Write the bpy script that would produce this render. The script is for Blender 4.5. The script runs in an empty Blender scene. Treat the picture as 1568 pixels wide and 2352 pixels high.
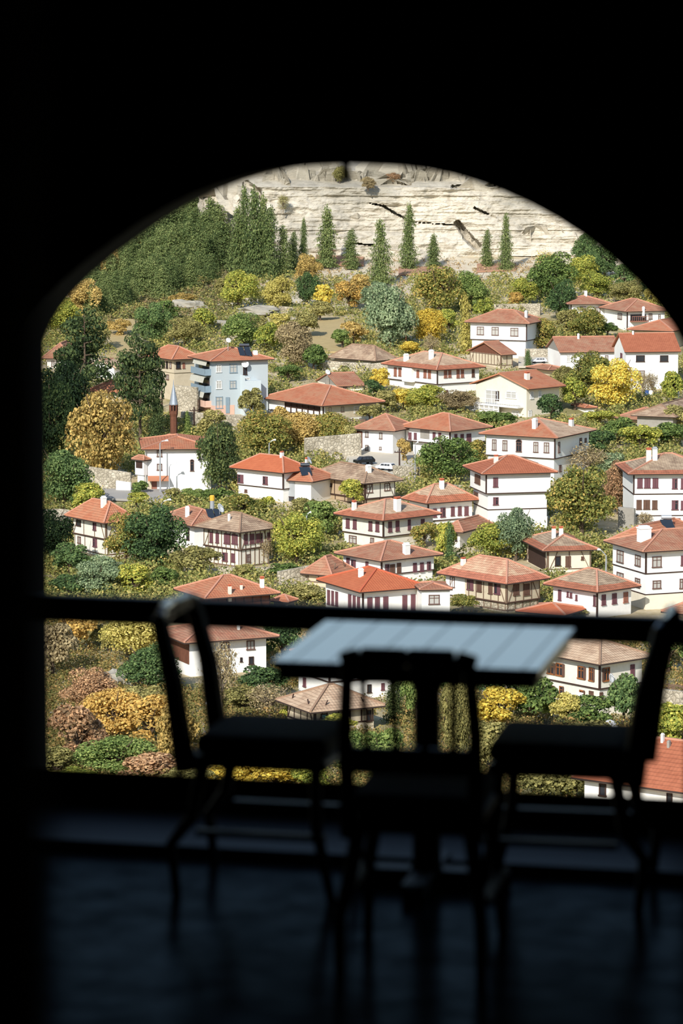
import bpy, bmesh, math, random
import numpy as np
from mathutils import Vector, Matrix, noise

random.seed(7)
SC = bpy.context.scene
COL = SC.collection

# ------------------------------------------------------------------ camera model
F, CX, CY, HC = 8000.0, 784.0, 1176.0, 2.5
TH = math.atan((1176 - 150) / F)
CT, ST = math.cos(TH), math.sin(TH)

def ray(px, py):
    a, b = (px - CX) / F, (CY - py) / F
    return Vector((a, CT + ST * b, -ST + CT * b))
def at_y(px, py, Y):
    r = ray(px, py); t = Y / r.y
    return Vector((r.x * t, Y, HC + r.z * t))
def at_z(px, py, z):
    r = ray(px, py); t = (z - HC) / r.z
    return Vector((r.x * t, r.y * t, z))
def to_px(p):
    d = p[1] * CT - (p[2] - HC) * ST
    return (CX + F * p[0] / d, CY - F * (p[1] * ST + (p[2] - HC) * CT) / d)

# ------------------------------------------------------------------ terrain profile
ROWS = [(1900, 238), (1850, 250), (1600, 318), (1400, 372), (1200, 430), (1000, 498), (800, 580), (620, 680), (380, 800), (200, 960)]
TY = [14.0, 40.0, 100.0, 180.0] + [r[1] for r in ROWS]
TZ = [-3.0, -22.0, -45.0, -52.0] + [at_y(CX, r[0], r[1]).z for r in ROWS]
RP = [r[0] for r in ROWS][::-1]; RY = [r[1] for r in ROWS][::-1]
def Yof(py): return float(np.interp(py, RP, RY))
def ppm(py): return F / (Yof(py) * CT - (TZof(Yof(py)) - HC) * ST)
def TZof(Y): return float(np.interp(Y, TY, TZ))
def bump(x, y): return 0.0
def ground(px, py):
    Y = Yof(py); p = at_y(px, py, Y); p.z = TZof(Y); return p

# ------------------------------------------------------------------ object helpers
def link(o, parent=None):
    COL.objects.link(o)
    if parent is not None: o.parent = parent
    return o
def empty(name, loc=(0, 0, 0), rz=0.0, label=None, cat=None, group=None):
    o = bpy.data.objects.new(name, None); link(o)
    o.location = loc; o.rotation_euler = (0, 0, rz); o.empty_display_size = .3
    tag(o, label, cat, group); return o
def tag(o, label=None, cat=None, group=None, kind=None):
    if label: o['label'] = label
    if cat: o['category'] = cat
    if group: o['group'] = group
    if kind: o['kind'] = kind
    return o

class MB:
    """collects faces, builds one mesh object"""
    def __init__(s): s.v, s.f, s.uv = [], [], []
    def poly(s, pts, uv=None):
        n = len(s.v); s.v += [tuple(p) for p in pts]; s.f.append(list(range(n, n + len(pts))))
        s.uv.append(uv if uv else [(0, 0)] * len(pts))
    def box(s, x0, y0, z0, x1, y1, z1):
        if x0 > x1: x0, x1 = x1, x0
        if y0 > y1: y0, y1 = y1, y0
        if z0 > z1: z0, z1 = z1, z0
        c = [(x0, y0, z0), (x1, y0, z0), (x1, y1, z0), (x0, y1, z0), (x0, y0, z1), (x1, y0, z1), (x1, y1, z1), (x0, y1, z1)]
        s.mesh(c, [(0, 3, 2, 1), (4, 5, 6, 7), (0, 1, 5, 4), (1, 2, 6, 5), (2, 3, 7, 6), (3, 0, 4, 7)])
    def mesh(s, c, fs):
        n = len(s.v); s.v += [tuple(p) for p in c]
        for f in fs: s.f.append([n + i for i in f]); s.uv.append([(0, 0)] * len(f))
    def beam(s, a, b, w, h=None, up=(0, 0, 1)):
        h = h or w; a = Vector(a); b = Vector(b); d = (b - a)
        if d.length < 1e-6: return
        d.normalize(); u = Vector(up)
        if abs(d.dot(u)) > .97: u = Vector((1, 0, 0))
        r = d.cross(u).normalized(); u = r.cross(d).normalized()
        c = []
        for p in (a, b):
            for i, j in ((-1, -1), (1, -1), (1, 1), (-1, 1)): c.append(p + r * (i * w / 2) + u * (j * h / 2))
        s.mesh(c, [(0, 3, 2, 1), (4, 5, 6, 7), (0, 1, 5, 4), (1, 2, 6, 5), (2, 3, 7, 6), (3, 0, 4, 7)])
    def tube(s, pts, rad, n=8):
        pts = [Vector(p) for p in pts]
        rad = rad if isinstance(rad, (list, tuple)) else [rad] * len(pts)
        rings = []
        for i, p in enumerate(pts):
            d = (pts[min(i + 1, len(pts) - 1)] - pts[max(i - 1, 0)]).normalized()
            u = Vector((0, 0, 1)) if abs(d.z) < .9 else Vector((1, 0, 0))
            r = d.cross(u).normalized(); u = r.cross(d)
            rings.append([p + (r * math.cos(t) + u * math.sin(t)) * rad[i] for t in [2 * math.pi * k / n for k in range(n)]])
        base = len(s.v); fs = []
        c = [q for rg in rings for q in rg]
        for i in range(len(rings) - 1):
            for k in range(n):
                fs.append((i * n + k, i * n + (k + 1) % n, (i + 1) * n + (k + 1) % n, (i + 1) * n + k))
        fs.append(tuple(range(n))[::-1]); fs.append(tuple((len(rings) - 1) * n + k for k in range(n)))
        s.mesh(c, fs)
    def lathe(s, prof, cx=0, cy=0, n=16):
        c = []; fs = []
        for r, z in prof:
            for k in range(n):
                t = 2 * math.pi * k / n; c.append((cx + r * math.cos(t), cy + r * math.sin(t), z))
        for i in range(len(prof) - 1):
            for k in range(n):
                fs.append((i * n + k, i * n + (k + 1) % n, (i + 1) * n + (k + 1) % n, (i + 1) * n + k))
        fs.append(tuple(range(n))[::-1]); fs.append(tuple((len(prof) - 1) * n + k for k in range(n)))
        s.mesh(c, fs)
    def build(s, name, mat, parent=None, bevel=0, smooth=False, subsurf=0):
        me = bpy.data.meshes.new(name)
        me.from_pydata([tuple(v) for v in s.v], [], s.f)
        ul = me.uv_layers.new(name='UVMap')
        flat = [c for f in s.uv for uv in f for c in uv]
        ul.data.foreach_set('uv', flat)
        if smooth: me.polygons.foreach_set('use_smooth', [True] * len(me.polygons))
        me.materials.append(mat); me.update()
        o = bpy.data.objects.new(name, me); link(o, parent)
        if bevel:
            m = o.modifiers.new('bevel', 'BEVEL'); m.width = bevel; m.segments = 2; m.limit_method = 'ANGLE'
        if subsurf:
            m = o.modifiers.new('sub', 'SUBSURF'); m.levels = subsurf; m.render_levels = subsurf
        return o

# ------------------------------------------------------------------ materials
def lin(c):
    return tuple(((x / 255) / 12.92 if x / 255 <= .04045 else ((x / 255 + .055) / 1.055) ** 2.4) for x in c)
class NT:
    def __init__(s, name):
        s.m = bpy.data.materials.new(name); s.m.use_nodes = True
        s.t = s.m.node_tree; s.n = s.t.nodes; s.b = s.n['Principled BSDF']
    def node(s, typ, **kw):
        n = s.n.new(typ)
        for k, v in kw.items():
            if k.startswith('_'): n.inputs[k[1:].replace('_', ' ')].default_value = v
            else: setattr(n, k, v)
        return n
    def l(s, a, b): s.t.links.new(a, b)
    def math(s, op, a, b=None, c=None):
        n = s.n.new('ShaderNodeMath'); n.operation = op
        for i, x in enumerate((a, b, c)):
            if x is None: continue
            if isinstance(x, (int, float)): n.inputs[i].default_value = x
            else: s.l(x, n.inputs[i])
        return n.outputs[0]
    def mix(s, fac, a, b, blend='MIX'):
        n = s.n.new('ShaderNodeMix'); n.data_type = 'RGBA'; n.blend_type = blend
        for i, x in ((0, fac), (6, a), (7, b)):
            if isinstance(x, (int, float)): n.inputs[i].default_value = x
            elif isinstance(x, tuple): n.inputs[i].default_value = (*x[:3], 1)
            else: s.l(x, n.inputs[i])
        return n.outputs[2]
    def noise(s, scale, detail=3, rough=.6, coord='Object', vec=None, dist=0):
        n = s.node('ShaderNodeTexNoise'); n.inputs['Scale'].default_value = scale
        n.inputs['Detail'].default_value = detail; n.inputs['Roughness'].default_value = rough
        n.inputs['Distortion'].default_value = dist
        if vec is None:
            vec = s.node('ShaderNodeTexCoord').outputs[coord]
        s.l(vec, n.inputs['Vector']); return n.outputs['Fac']
    def ramp(s, fac, pts):
        n = s.n.new('ShaderNodeValToRGB'); e = n.color_ramp.elements
        while len(e) < len(pts): e.new(.5)
        for i, (p, c) in enumerate(pts):
            e[i].position = p; e[i].color = (*c[:3], 1)
        s.l(fac, n.inputs[0]); return n.outputs[0]
    def bump(s, h, strength=.5, dist=.05):
        n = s.n.new('ShaderNodeBump'); n.inputs['Strength'].default_value = strength; n.inputs['Distance'].default_value = dist
        s.l(h, n.inputs['Height']); s.l(n.outputs[0], s.b.inputs['Normal'])
    def col(s, x):
        if isinstance(x, tuple): s.b.inputs['Base Color'].default_value = (*x[:3], 1)
        else: s.l(x, s.b.inputs['Base Color'])
    def rough(s, r): s.b.inputs['Roughness'].default_value = r; return s

MC = {}
def plain(name, rgb, rough=.7, metal=0, var=.12, scale=2.0, spec=.3):
    if name in MC: return MC[name]
    t = NT(name); c = lin(rgb)
    f = t.noise(scale, 4)
    t.col(t.mix(f, tuple(x * (1 - var) for x in c), tuple(min(1, x * (1 + var)) for x in c)))
    t.b.inputs['Roughness'].default_value = rough; t.b.inputs['Metallic'].default_value = metal
    t.b.inputs['Specular IOR Level'].default_value = spec
    MC[name] = t.m; return t.m
def plaster(name, rgb, stain=(150, 140, 120), amt=.35):
    if name in MC: return MC[name]
    t = NT(name); c = lin(rgb)
    f1 = t.noise(.35, 5, .65); f2 = t.noise(2.5, 4, .7)
    m = t.math('MULTIPLY', f1, f2)
    mr = t.ramp(m, [(.22, (0, 0, 0)), (.5, (1, 1, 1))])
    k = t.math('MULTIPLY', mr, amt)
    t.col(t.mix(k, c, lin(stain))); t.rough(.9); t.b.inputs['Specular IOR Level'].default_value = .15
    t.bump(f2, .3, .03); MC[name] = t.m; return t.m
def tiles(name, rgb, rgb2, patch=None, eave=None, ev=1.4, row=.38, colw=.3, rowdark=.45):
    """clay tiles: u runs along the eave, v up the slope, both in metres"""
    if name in MC: return MC[name]
    t = NT(name)
    uv = t.node('ShaderNodeUVMap', uv_map='UVMap').outputs[0]
    sp = t.node('ShaderNodeSeparateXYZ'); t.l(uv, sp.inputs[0]); u, v = sp.outputs[0], sp.outputs[1]
    wob = t.noise(.6, 2, vec=uv)
    vv = t.math('ADD', v, t.math('MULTIPLY', wob, .25))
    r = t.math('FRACT', t.math('DIVIDE', vv, row))
    cc = t.math('FRACT', t.math('DIVIDE', u, colw))
    cell = t.node('ShaderNodeTexVoronoi', voronoi_dimensions='2D'); cell.inputs['Scale'].default_value = 2.6; t.l(uv, cell.inputs['Vector'])
    sc = t.node('ShaderNodeSeparateColor'); t.l(cell.outputs['Color'], sc.inputs[0])
    big = t.noise(.45, 4, .65, vec=uv)
    base = t.mix(sc.outputs[0], lin(rgb), lin(rgb2))
    if patch:
        pf = t.ramp(big, [(.38, (0, 0, 0)), (.62, (1, 1, 1))])
        base = t.mix(t.math('MULTIPLY', pf, t.math('ADD', .45, sc.outputs[1])), base, lin(patch))
    if eave:
        g = t.math('GREATER_THAN', t.math('ADD', ev, t.math('MULTIPLY', t.math('SUBTRACT', wob, .5), .5)), v)
        base = t.mix(g, base, t.mix(sc.outputs[2], lin(eave), lin(tuple(int(x * .86) for x in eave))))
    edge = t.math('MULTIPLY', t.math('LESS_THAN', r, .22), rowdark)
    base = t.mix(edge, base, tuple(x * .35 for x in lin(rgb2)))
    val = t.math('ADD', .8, t.math('MULTIPLY', big, .4))
    base = t.mix(1.0, base, t.mix(val, (.0, .0, .0), (1, 1, 1)), 'MULTIPLY')
    t.col(base); t.rough(.85); t.b.inputs['Specular IOR Level'].default_value = .2
    hgt = t.math('ADD', t.math('MULTIPLY', t.math('SUBTRACT', 1, r), .6), t.math('PINGPONG', cc, .5))
    t.bump(hgt, .6, .08)
    MC[name] = t.m; return t.m

def leafmat(name, cols, trans=.35, brown=None):
    """leaf clumps: colour varies from clump to clump, as in the tree itself"""
    if name in MC: return MC[name]
    t = NT(name)
    g = t.node('ShaderNodeNewGeometry'); oi = t.node('ShaderNodeObjectInfo')
    nb = t.noise(.55, 2, .5)
    f = t.math('ADD', t.math('MULTIPLY', g.outputs['Random Per Island'], .6), t.math('MULTIPLY', nb, .75))
    f = t.math('SUBTRACT', f, .2)
    f = t.math('ADD', f, t.math('MULTIPLY', t.math('SUBTRACT', oi.outputs['Random'], .5), .25))
    n = len(cols)
    c = t.ramp(f, [((i + .5) / n, tuple(min(.8, q * 1.4) for q in lin(x))) for i, x in enumerate(cols)])
    t.n.remove(t.b)
    d = t.node('ShaderNodeBsdfDiffuse'); tr = t.node('ShaderNodeBsdfTranslucent'); mx = t.node('ShaderNodeMixShader')
    mx.inputs[0].default_value = trans * .7
    t.l(c, d.inputs[0]); t.l(c, tr.inputs[0]); t.l(d.outputs[0], mx.inputs[1]); t.l(tr.outputs[0], mx.inputs[2])
    t.l(mx.outputs[0], t.n['Material Output'].inputs[0])
    MC[name] = t.m; return t.m

M_WHITE = plaster('white_plaster', (236, 235, 230), (196, 190, 178), .3)
M_CREAM = plaster('cream_plaster', (226, 221, 207), (180, 168, 146), .4)
M_OCHRE = plaster('ochre_plaster', (222, 214, 194), (186, 174, 150), .4)
M_BEIGE = plaster('beige_plaster', (196, 184, 160), (150, 136, 112), .5)
M_TAN = plaster('tan_plaster', (172, 152, 126), (128, 108, 86), .6)
M_BLUE = plaster('blue_paint', (176, 186, 190), (192, 196, 196), .4)
M_PINK = plaster('pink_render', (212, 176, 158), (180, 150, 134), .4)
M_GREYP = plaster('grey_plaster', (150, 146, 138), (112, 106, 98), .5)
def stone(name, rgb, dark):
    t = NT(name); co = t.node('ShaderNodeTexCoord').outputs['Object']
    v = t.node('ShaderNodeTexVoronoi', feature='DISTANCE_TO_EDGE'); v.inputs['Scale'].default_value = 2.2; t.l(co, v.inputs['Vector'])
    v2 = t.node('ShaderNodeTexVoronoi'); v2.inputs['Scale'].default_value = 2.2; t.l(co, v2.inputs['Vector'])
    sc = t.node('ShaderNodeSeparateColor'); t.l(v2.outputs['Color'], sc.inputs[0])
    n = t.noise(.5, 5, .7)
    c = t.mix(t.math('MULTIPLY', sc.outputs[0], .6), lin(rgb), lin(dark)); c = t.mix(t.ramp(n, [(.4, (0, 0, 0)), (.65, (1, 1, 1))]), c, lin(dark))
    c = t.mix(t.math('MULTIPLY', t.math('LESS_THAN', v.outputs[0], .06), .6), c, tuple(x * .3 for x in lin(dark)))
    t.col(c); t.rough(.95); t.bump(v.outputs[0], .8, .2); return t.m
M_STONE = stone('rubble_stone', (206, 196, 176), (150, 140, 120))
M_PLANK = plain('weathered_planks', (104, 66, 50), .85, var=.45, scale=3)
M_DARKWOOD = plain('dark_timber', (62, 44, 38), .8, var=.3)
M_TIMBER = plain('timber_stud', (112, 92, 76), .85, var=.3)
M_GUTTER = plain('eave_board', (58, 46, 42), .8, var=.2)
M_SHUT = plain('maroon_shutter', (106, 70, 76), .7, var=.2)
M_SHUTR = plain('red_brown_shutter', (146, 98, 82), .7, var=.2)
M_SHUTB = plain('brown_shutter', (98, 72, 60), .75, var=.3)
M_ORANGE = plain('orange_wood', (150, 92, 52), .65, var=.25)
M_FRAME = plain('brown_frame', (104, 78, 70), .7, var=.2)
M_WFRAME = plain('white_frame', (222, 222, 220), .6, var=.05)
M_BLUEF = plain('blue_panel', (130, 148, 160), .6, var=.15)
M_PANEL = plain('collector_glass', (38, 46, 56), .25, var=.2, spec=.6)
M_METAL = plain('galvanised_metal', (176, 180, 184), .4, metal=.4, var=.1)
M_DISH = plain('dish_white', (216, 216, 214), .5, var=.05)
M_YELLOW = plain('yellow_tank', (222, 170, 60), .5, var=.1)
M_CHIMCAP = plain('terracotta_cap', (190, 104, 74), .8, var=.2)
def glass_mat(name, rgb, rough=.12):
    t = NT(name); t.col(lin(rgb)); t.rough(rough); t.b.inputs['Specular IOR Level'].default_value = .6; return t.m
M_GLASS = glass_mat('window_glass', (46, 48, 54))
M_PALE = glass_mat('curtained_glass', (176, 174, 168), .3)
M_TEAL = glass_mat('teal_door_glass', (70, 128, 130), .3)
R_RED = tiles('red_roof_tiles', (190, 122, 90), (174, 104, 76), patch=(180, 128, 98))
R_NEW = tiles('bright_orange_roof_tiles', (188, 108, 74), (180, 100, 68), rowdark=.15)
R_PRESS = tiles('pressed_red_roof_tiles', (174, 106, 78), (162, 96, 70), rowdark=.4, row=.42)
R_OLD = tiles('old_brown_roof_tiles', (166, 138, 114), (128, 104, 86), patch=(186, 162, 136), row=.4)
R_TAN = tiles('faded_tan_roof_tiles', (190, 160, 132), (162, 132, 108), patch=(202, 176, 148))
R_TWO = tiles('tan_roof_tiles_with_red_eave', (188, 158, 130), (160, 130, 106), patch=(200, 172, 144), eave=(184, 114, 86), ev=1.3)
R_TWO2 = tiles('mottled_pink_roof_tiles', (198, 148, 120), (178, 126, 100), patch=(206, 176, 144), eave=(192, 122, 96), ev=1.1)
R_MIX = tiles('worn_red_roof_tiles', (176, 118, 92), (154, 102, 80), patch=(172, 132, 106))
R_OLDTWO = tiles('old_brown_roof_tiles_with_red_eave', (164, 142, 118), (130, 108, 90), patch=(182, 160, 134), eave=(176, 112, 86), ev=1.0)
RIDGE = plain('ridge_mortar', (190, 138, 114), .9, var=.2)
RIDGE_O = plain('old_ridge_mortar', (150, 122, 100), .9, var=.2)
SKY_STRENGTH, SUN_ENERGY, EXPOSURE = .14, 4.8, 0.15
# ------------------------------------------------------------------ houses
FOOT = []      # footprints for keeping scrub out
def solve_len(C, e, xt, z):
    lo, hi = .01, 60.0
    x0 = to_px((C[0], C[1], z))[0]; s = 1 if xt > x0 else -1
    for _ in range(50):
        m = (lo + hi) / 2; p = (C[0] + e[0] * m, C[1] + e[1] * m, z)
        if (to_px(p)[0] - xt) * s < 0: lo = m
        else: hi = m
    return lo

class House:
    pass

def house(label, cx, cy, xl, xr, base, apex, a, name='house', cat='house', wall=None, roof=None, ridge=None,
          kind='hip', ridge_dir=None, roof_r=None, belt=None, belt2=None, low=None, win='', chim='', over=.75, LL=None, LR=None,
          timber=None, studs=1.3, jetty=.22, posts=True, gable=None, low2=None, band=True, gutter=True):
    wall = wall or M_WHITE; roof = roof or R_RED; ridge = ridge or RIDGE
    Y = Yof(base); C = at_y(cx, cy, Y); ztop = C.z; gz = TZof(Y)
    a = math.radians(a); e1 = Vector((math.cos(a), math.sin(a), 0)); e2 = Vector((-math.sin(a), math.cos(a), 0))
    L1 = LR if LR else solve_len(C, e1, xr, ztop)
    L2 = LL if LL else solve_len(C, e2, xl, ztop)
    root = empty(name, (C.x, C.y, gz), a, label, cat)
    FOOT.append((C.x, C.y, e1.x, e1.y, L1, L2))
    H = ztop - gz; bot = -3.0
    Rinv = Matrix.Rotation(-a, 3, 'Z')
    O = Vector((C.x, C.y, gz))
    def loc(p): return Rinv @ (Vector(p) - O)
    cam = loc((0, 0, HC))
    def hit(px, py, plane, off=0.0):
        d = Rinv @ ray(px, py)
        if plane == 'R': t = (off - cam.y) / d.y
        else: t = (off - cam.x) / d.x
        return cam + d * t
    # --- storey split heights
    zb = hit(cx, belt, 'R').z if belt else None
    zb2 = hit(cx, belt2, 'R').z if belt2 else None
    j = jetty if belt else 0
    m = MB()
    if belt:
        m.box(0, 0, zb, L1, L2, H); m.build('upper_wall', wall, root)
        m = MB(); m.box(j, j, bot, L1 - j, L2 - j, zb + .02); m.build('lower_wall', low or wall, root)
    else:
        m.box(0, 0, bot, L1, L2, H); m.build('wall', wall, root)
    if low2 and zb2 is not None:
        m = MB(); m.box(j - .03, j - .03, bot, L1 - j + .03, L2 - j + .03, zb2); m.build('plinth', low2, root)
    if band:
        for zz, jj in ((zb, 0), (zb2, j)):
            if zz is None: continue
            m = MB(); m.box(jj - .05, jj - .05, zz - .06, L1 - jj + .05, L2 - jj + .05, zz + .06)
            m.build('floor_band', M_DARKWOOD, root)
    if posts:
        m = MB()
        m.box(-.06, -.06, (zb or bot), .1, .1, H - .02)
        m.build('corner_board', M_DARKWOOD if timber is None else timber, root)
    # --- timber studs
    if timber is not None:
        m = MB(); z0 = zb if zb is not None else 0.3
        def studs_on(L, f, za, zc, off):
            n = max(2, int(L / studs)); k = 0
            for i in range(n + 1):
                q = off + (L - 2 * off) * i / n
                f(q - .06, za, q + .06, zc)
        def fr(q0, za, q1, zc): m.box(q0, -.04, za, q1, .02, zc)
        def fl(q0, za, q1, zc): m.box(-.04, q0, za, .02, q1, zc)
        studs_on(L1, fr, z0, H, .1); studs_on(L2, fl, z0, H, .1)
        for L, f3 in ((L1, lambda q: (q, -.03)), (L2, lambda q: (-.03, q))):
            for q0, q1 in ((.25, 1.25), (L - .25, L - 1.25)):
                if L > 3: m.beam((*f3(q0), z0 + .1), (*f3(q1), z0 + 2.2), .1, .06)
        if zb is not None:
            def fr2(q0, za, q1, zc): m.box(q0, j - .04, za, q1, j + .02, zc)
            def fl2(q0, za, q1, zc): m.box(j - .04, q0, za, j + .02, q1, zc)
            studs_on(L1, fr2, .0, zb, .3); studs_on(L2, fl2, .0, zb, .3)
        for za in (H - .14, z0):
            m.box(.02, -.045, za, L1, .0, za + .12); m.box(-.045, .02, za, .0, L2, za + .12)
        if zb is not None: m.box(j, j - .045, -.05, L1 - j, j, .08); m.box(j - .045, j, -.05, j, L2 - j, .08)
        m.build('timber_framing', timber, root)
    # --- roof
    o = over; ce = root.matrix_world
    rd = ridge_dir or ('u' if L1 > L2 else 'v')
    half = (min(L1, L2) / 2 + o) if kind == 'hip' else ((L2 if rd == 'u' else L1) / 2 + o)
    # rise from the apex row: centre of the ridge
    if kind == 'hip':
        if rd == 'u': ru0, ru1, rv0, rv1 = half - o, L1 - half + o, L2 / 2, L2 / 2
        else: ru0, ru1, rv0, rv1 = L1 / 2, L1 / 2, half - o, L2 - half + o
        if L1 < L2 and rd == 'u' or L2 < L1 and rd == 'v': pass
    else:
        if rd == 'u': ru0, ru1, rv0, rv1 = -o * .6, L1 + o * .6, L2 / 2, L2 / 2
        else: ru0, ru1, rv0, rv1 = L1 / 2, L1 / 2, -o * .6, L2 + o * .6
    mid = O + Matrix.Rotation(a, 3, 'Z') @ Vector(((ru0 + ru1) / 2, (rv0 + rv1) / 2, 0))
    nearp = O + Matrix.Rotation(a, 3, 'Z') @ Vector((ru0, rv0, 0)); farp = O + Matrix.Rotation(a, 3, 'Z') @ Vector((ru1, rv1, 0))
    zr = max(at_y(CX, apex, q.y).z for q in (mid,)) - gz
    ez = H + .14
    zr = max(zr, ez + half * .22); zr = min(zr, ez + half * .85)
    tp = (zr - ez) / half
    E = [(-o, -o), (L1 + o, -o), (L1 + o, L2 + o), (-o, L2 + o)]
    if kind != 'hip':
        g = o * .6
        if rd == 'u': E = [(-g, -o), (L1 + g, -o), (L1 + g, L2 + o), (-g, L2 + o)]
        else: E = [(-o, -g), (L1 + o, -g), (L1 + o, L2 + g), (-o, L2 + g)]
    R0, R1 = (ru0, rv0), (ru1, rv1)
    sl = math.sqrt(1 + tp * tp)
    def slope(pts3, i0, i1):
        A = Vector((*E[i0], ez)); B = Vector((*E[i1], ez)); d = (B - A).normalized(); nrm = Vector((-d.y, d.x, 0))
        uv = []
        for p in pts3:
            q = Vector(p) - A; uv.append((q.dot(d) + i0 * 3.3, abs(q.dot(nrm)) * sl))
        m.poly(pts3, uv)
    m = MB(); P = [(*e, ez) for e in E]; T0 = (*R0, zr); T1 = (*R1, zr)
    if kind == 'hip':
        if rd == 'u':
            slope([P[0], P[1], T1, T0], 0, 1); slope([P[1], P[2], T1], 1, 2); slope([P[2], P[3], T0, T1], 2, 3); slope([P[3], P[0], T0], 3, 0)
        else:
            slope([P[0], P[1], T0], 0, 1); slope([P[1], P[2], T1, T0], 1, 2); slope([P[2], P[3], T1], 2, 3); slope([P[3], P[0], T0, T1], 3, 0)
        m.box(E[0][0], E[0][1], H, E[2][0], E[2][1], ez)
        ro = m.build('roof', roof, root)
        if roof_r: ro.data.materials.append(roof_r); ro.data.polygons[0].material_index = 1
    else:
        th = .18
        if rd == 'u':
            slope([P[0], P[1], T1, T0], 0, 1); slope([P[2], P[3], T0, T1], 2, 3)
            lower = [[(E[0][0], E[0][1], ez - th), (E[1][0], E[1][1], ez - th), (ru1, rv1, zr - th), (ru0, rv0, zr - th)],
                     [(E[2][0], E[2][1], ez - th), (E[3][0], E[3][1], ez - th), (ru0, rv0, zr - th), (ru1, rv1, zr - th)]]
            ends = [([P[0], T0], [P[3], T0]), ([P[1], T1], [P[2], T1])]
        else:
            slope([P[3], P[0], T0, T1], 3, 0); slope([P[1], P[2], T1, T0], 1, 2)
            lower = [[(E[3][0], E[3][1], ez - th), (E[0][0], E[0][1], ez - th), (ru0, rv0, zr - th), (ru1, rv1, zr - th)],
                     [(E[1][0], E[1][1], ez - th), (E[2][0], E[2][1], ez - th), (ru1, rv1, zr - th), (ru0, rv0, zr - th)]]
            ends = [([P[0], T0], [P[1], T0]), ([P[3], T1], [P[2], T1])]
        for l in lower: m.poly(l[::-1])
        for pr in ends:
            for A, B in pr:
                m.poly([A, B, (B[0], B[1], B[2] - th), (A[0], A[1], A[2] - th)])
        for A, B in ((P[0], P[1]), (P[1], P[2]), (P[2], P[3]), (P[3], P[0])):
            if (rd == 'u') == (abs(A[1] - B[1]) < 1e-6):
                m.poly([A, B, (B[0], B[1], B[2] - th), (A[0], A[1], A[2] - th)])
        m.build('roof', roof, root)
        # gable end walls
        g = MB(); zt = zr - th - .02
        if rd == 'u':
            for x in (0, L1):
                x0, x1 = (x, x + .2) if x == 0 else (x - .2, x)
                g.mesh([(x0, 0, H), (x0, L2, H), (x0, L2 / 2, zt), (x1, 0, H), (x1, L2, H), (x1, L2 / 2, zt)], [(0, 2, 1), (3, 4, 5), (0, 1, 4, 3), (1, 2, 5, 4), (2, 0, 3, 5)])
        else:
            for y in (0, L2):
                y0, y1 = (y, y + .2) if y == 0 else (y - .2, y)
                g.mesh([(0, y0, H), (L1, y0, H), (L1 / 2, y0, zt), (0, y1, H), (L1, y1, H), (L1 / 2, y1, zt)], [(0, 1, 2), (3, 5, 4), (0, 3, 4, 1), (1, 4, 5, 2), (2, 5, 3, 0)])
        g.build('gable_wall', gable or wall, root)
    # ridge and hip cappings
    rm = MB(); w = .2
    lift = Vector((0, 0, .05))
    rm.beam(Vector(T0) + lift, Vector(T1) + lift, w, .14)
    if kind == 'hip':
        for i, T in ((0, T0), (1, T1 if rd == 'u' else T0), (2, T1), (3, T0 if rd == 'u' else T1)):
            rm.beam(Vector(P[i]) + lift, Vector(T) + lift, w, .14)
    rm.build('ridge_tiles', ridge, root)
    if gutter:
        gm = MB(); x0, y0 = E[0]; x1, y1 = E[2]
        for A, B in (((x0, y0), (x1, y0)), ((x0, y0), (x0, y1))):
            if kind != 'hip' and (rd == 'u') != (abs(A[1] - B[1]) < 1e-6): continue
            gm.beam((*A, H + .02 if kind == 'hip' else ez - .2), (*B, H + .02 if kind == 'hip' else ez - .2), .1, .12)
        gm.build('eave_board', M_GUTTER, root)
    # --- windows
    h = House(); h.root, h.hit, h.L1, h.L2, h.H, h.cx, h.zb, h.j, h.loc, h.O, h.a, h.cam, h.Rinv = root, hit, L1, L2, H, cx, zb, j, loc, O, a, cam, Rinv
    def rz(u, v):
        du = min(u + o, L1 + o - u); dv = min(v + o, L2 + o - v)
        if min(du, dv) < 0: return -99
        if kind == 'hip': return min(ez + tp * min(du, dv), zr)
        return ez + tp * (dv if rd == 'u' else du)
    h.rz = rz; h.tp = tp
    def on_roof(px, py):
        d = Rinv @ ray(px, py); t0 = (O.y - 15) / ray(px, py).y
        t = t0
        for _ in range(1500):
            t += .04; p = cam + d * t
            if p.z < rz(p.x, p.y): return p
        return None
    h.on_roof = on_roof
    for w_ in win.split():
        t = w_.split(','); x0, y0, x1, y1 = map(float, t[:4]); st = t[4] if len(t) > 4 else 's'
        window(h, x0, y0, x1, y1, st)
    for c_ in chim.split():
        t = c_.split(','); x0, y0, x1, y1 = map(float, t[:4]); st = t[4] if len(t) > 4 else 'w'
        chimney(h, x0, y0, x1, y1, st)
    return h

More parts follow.
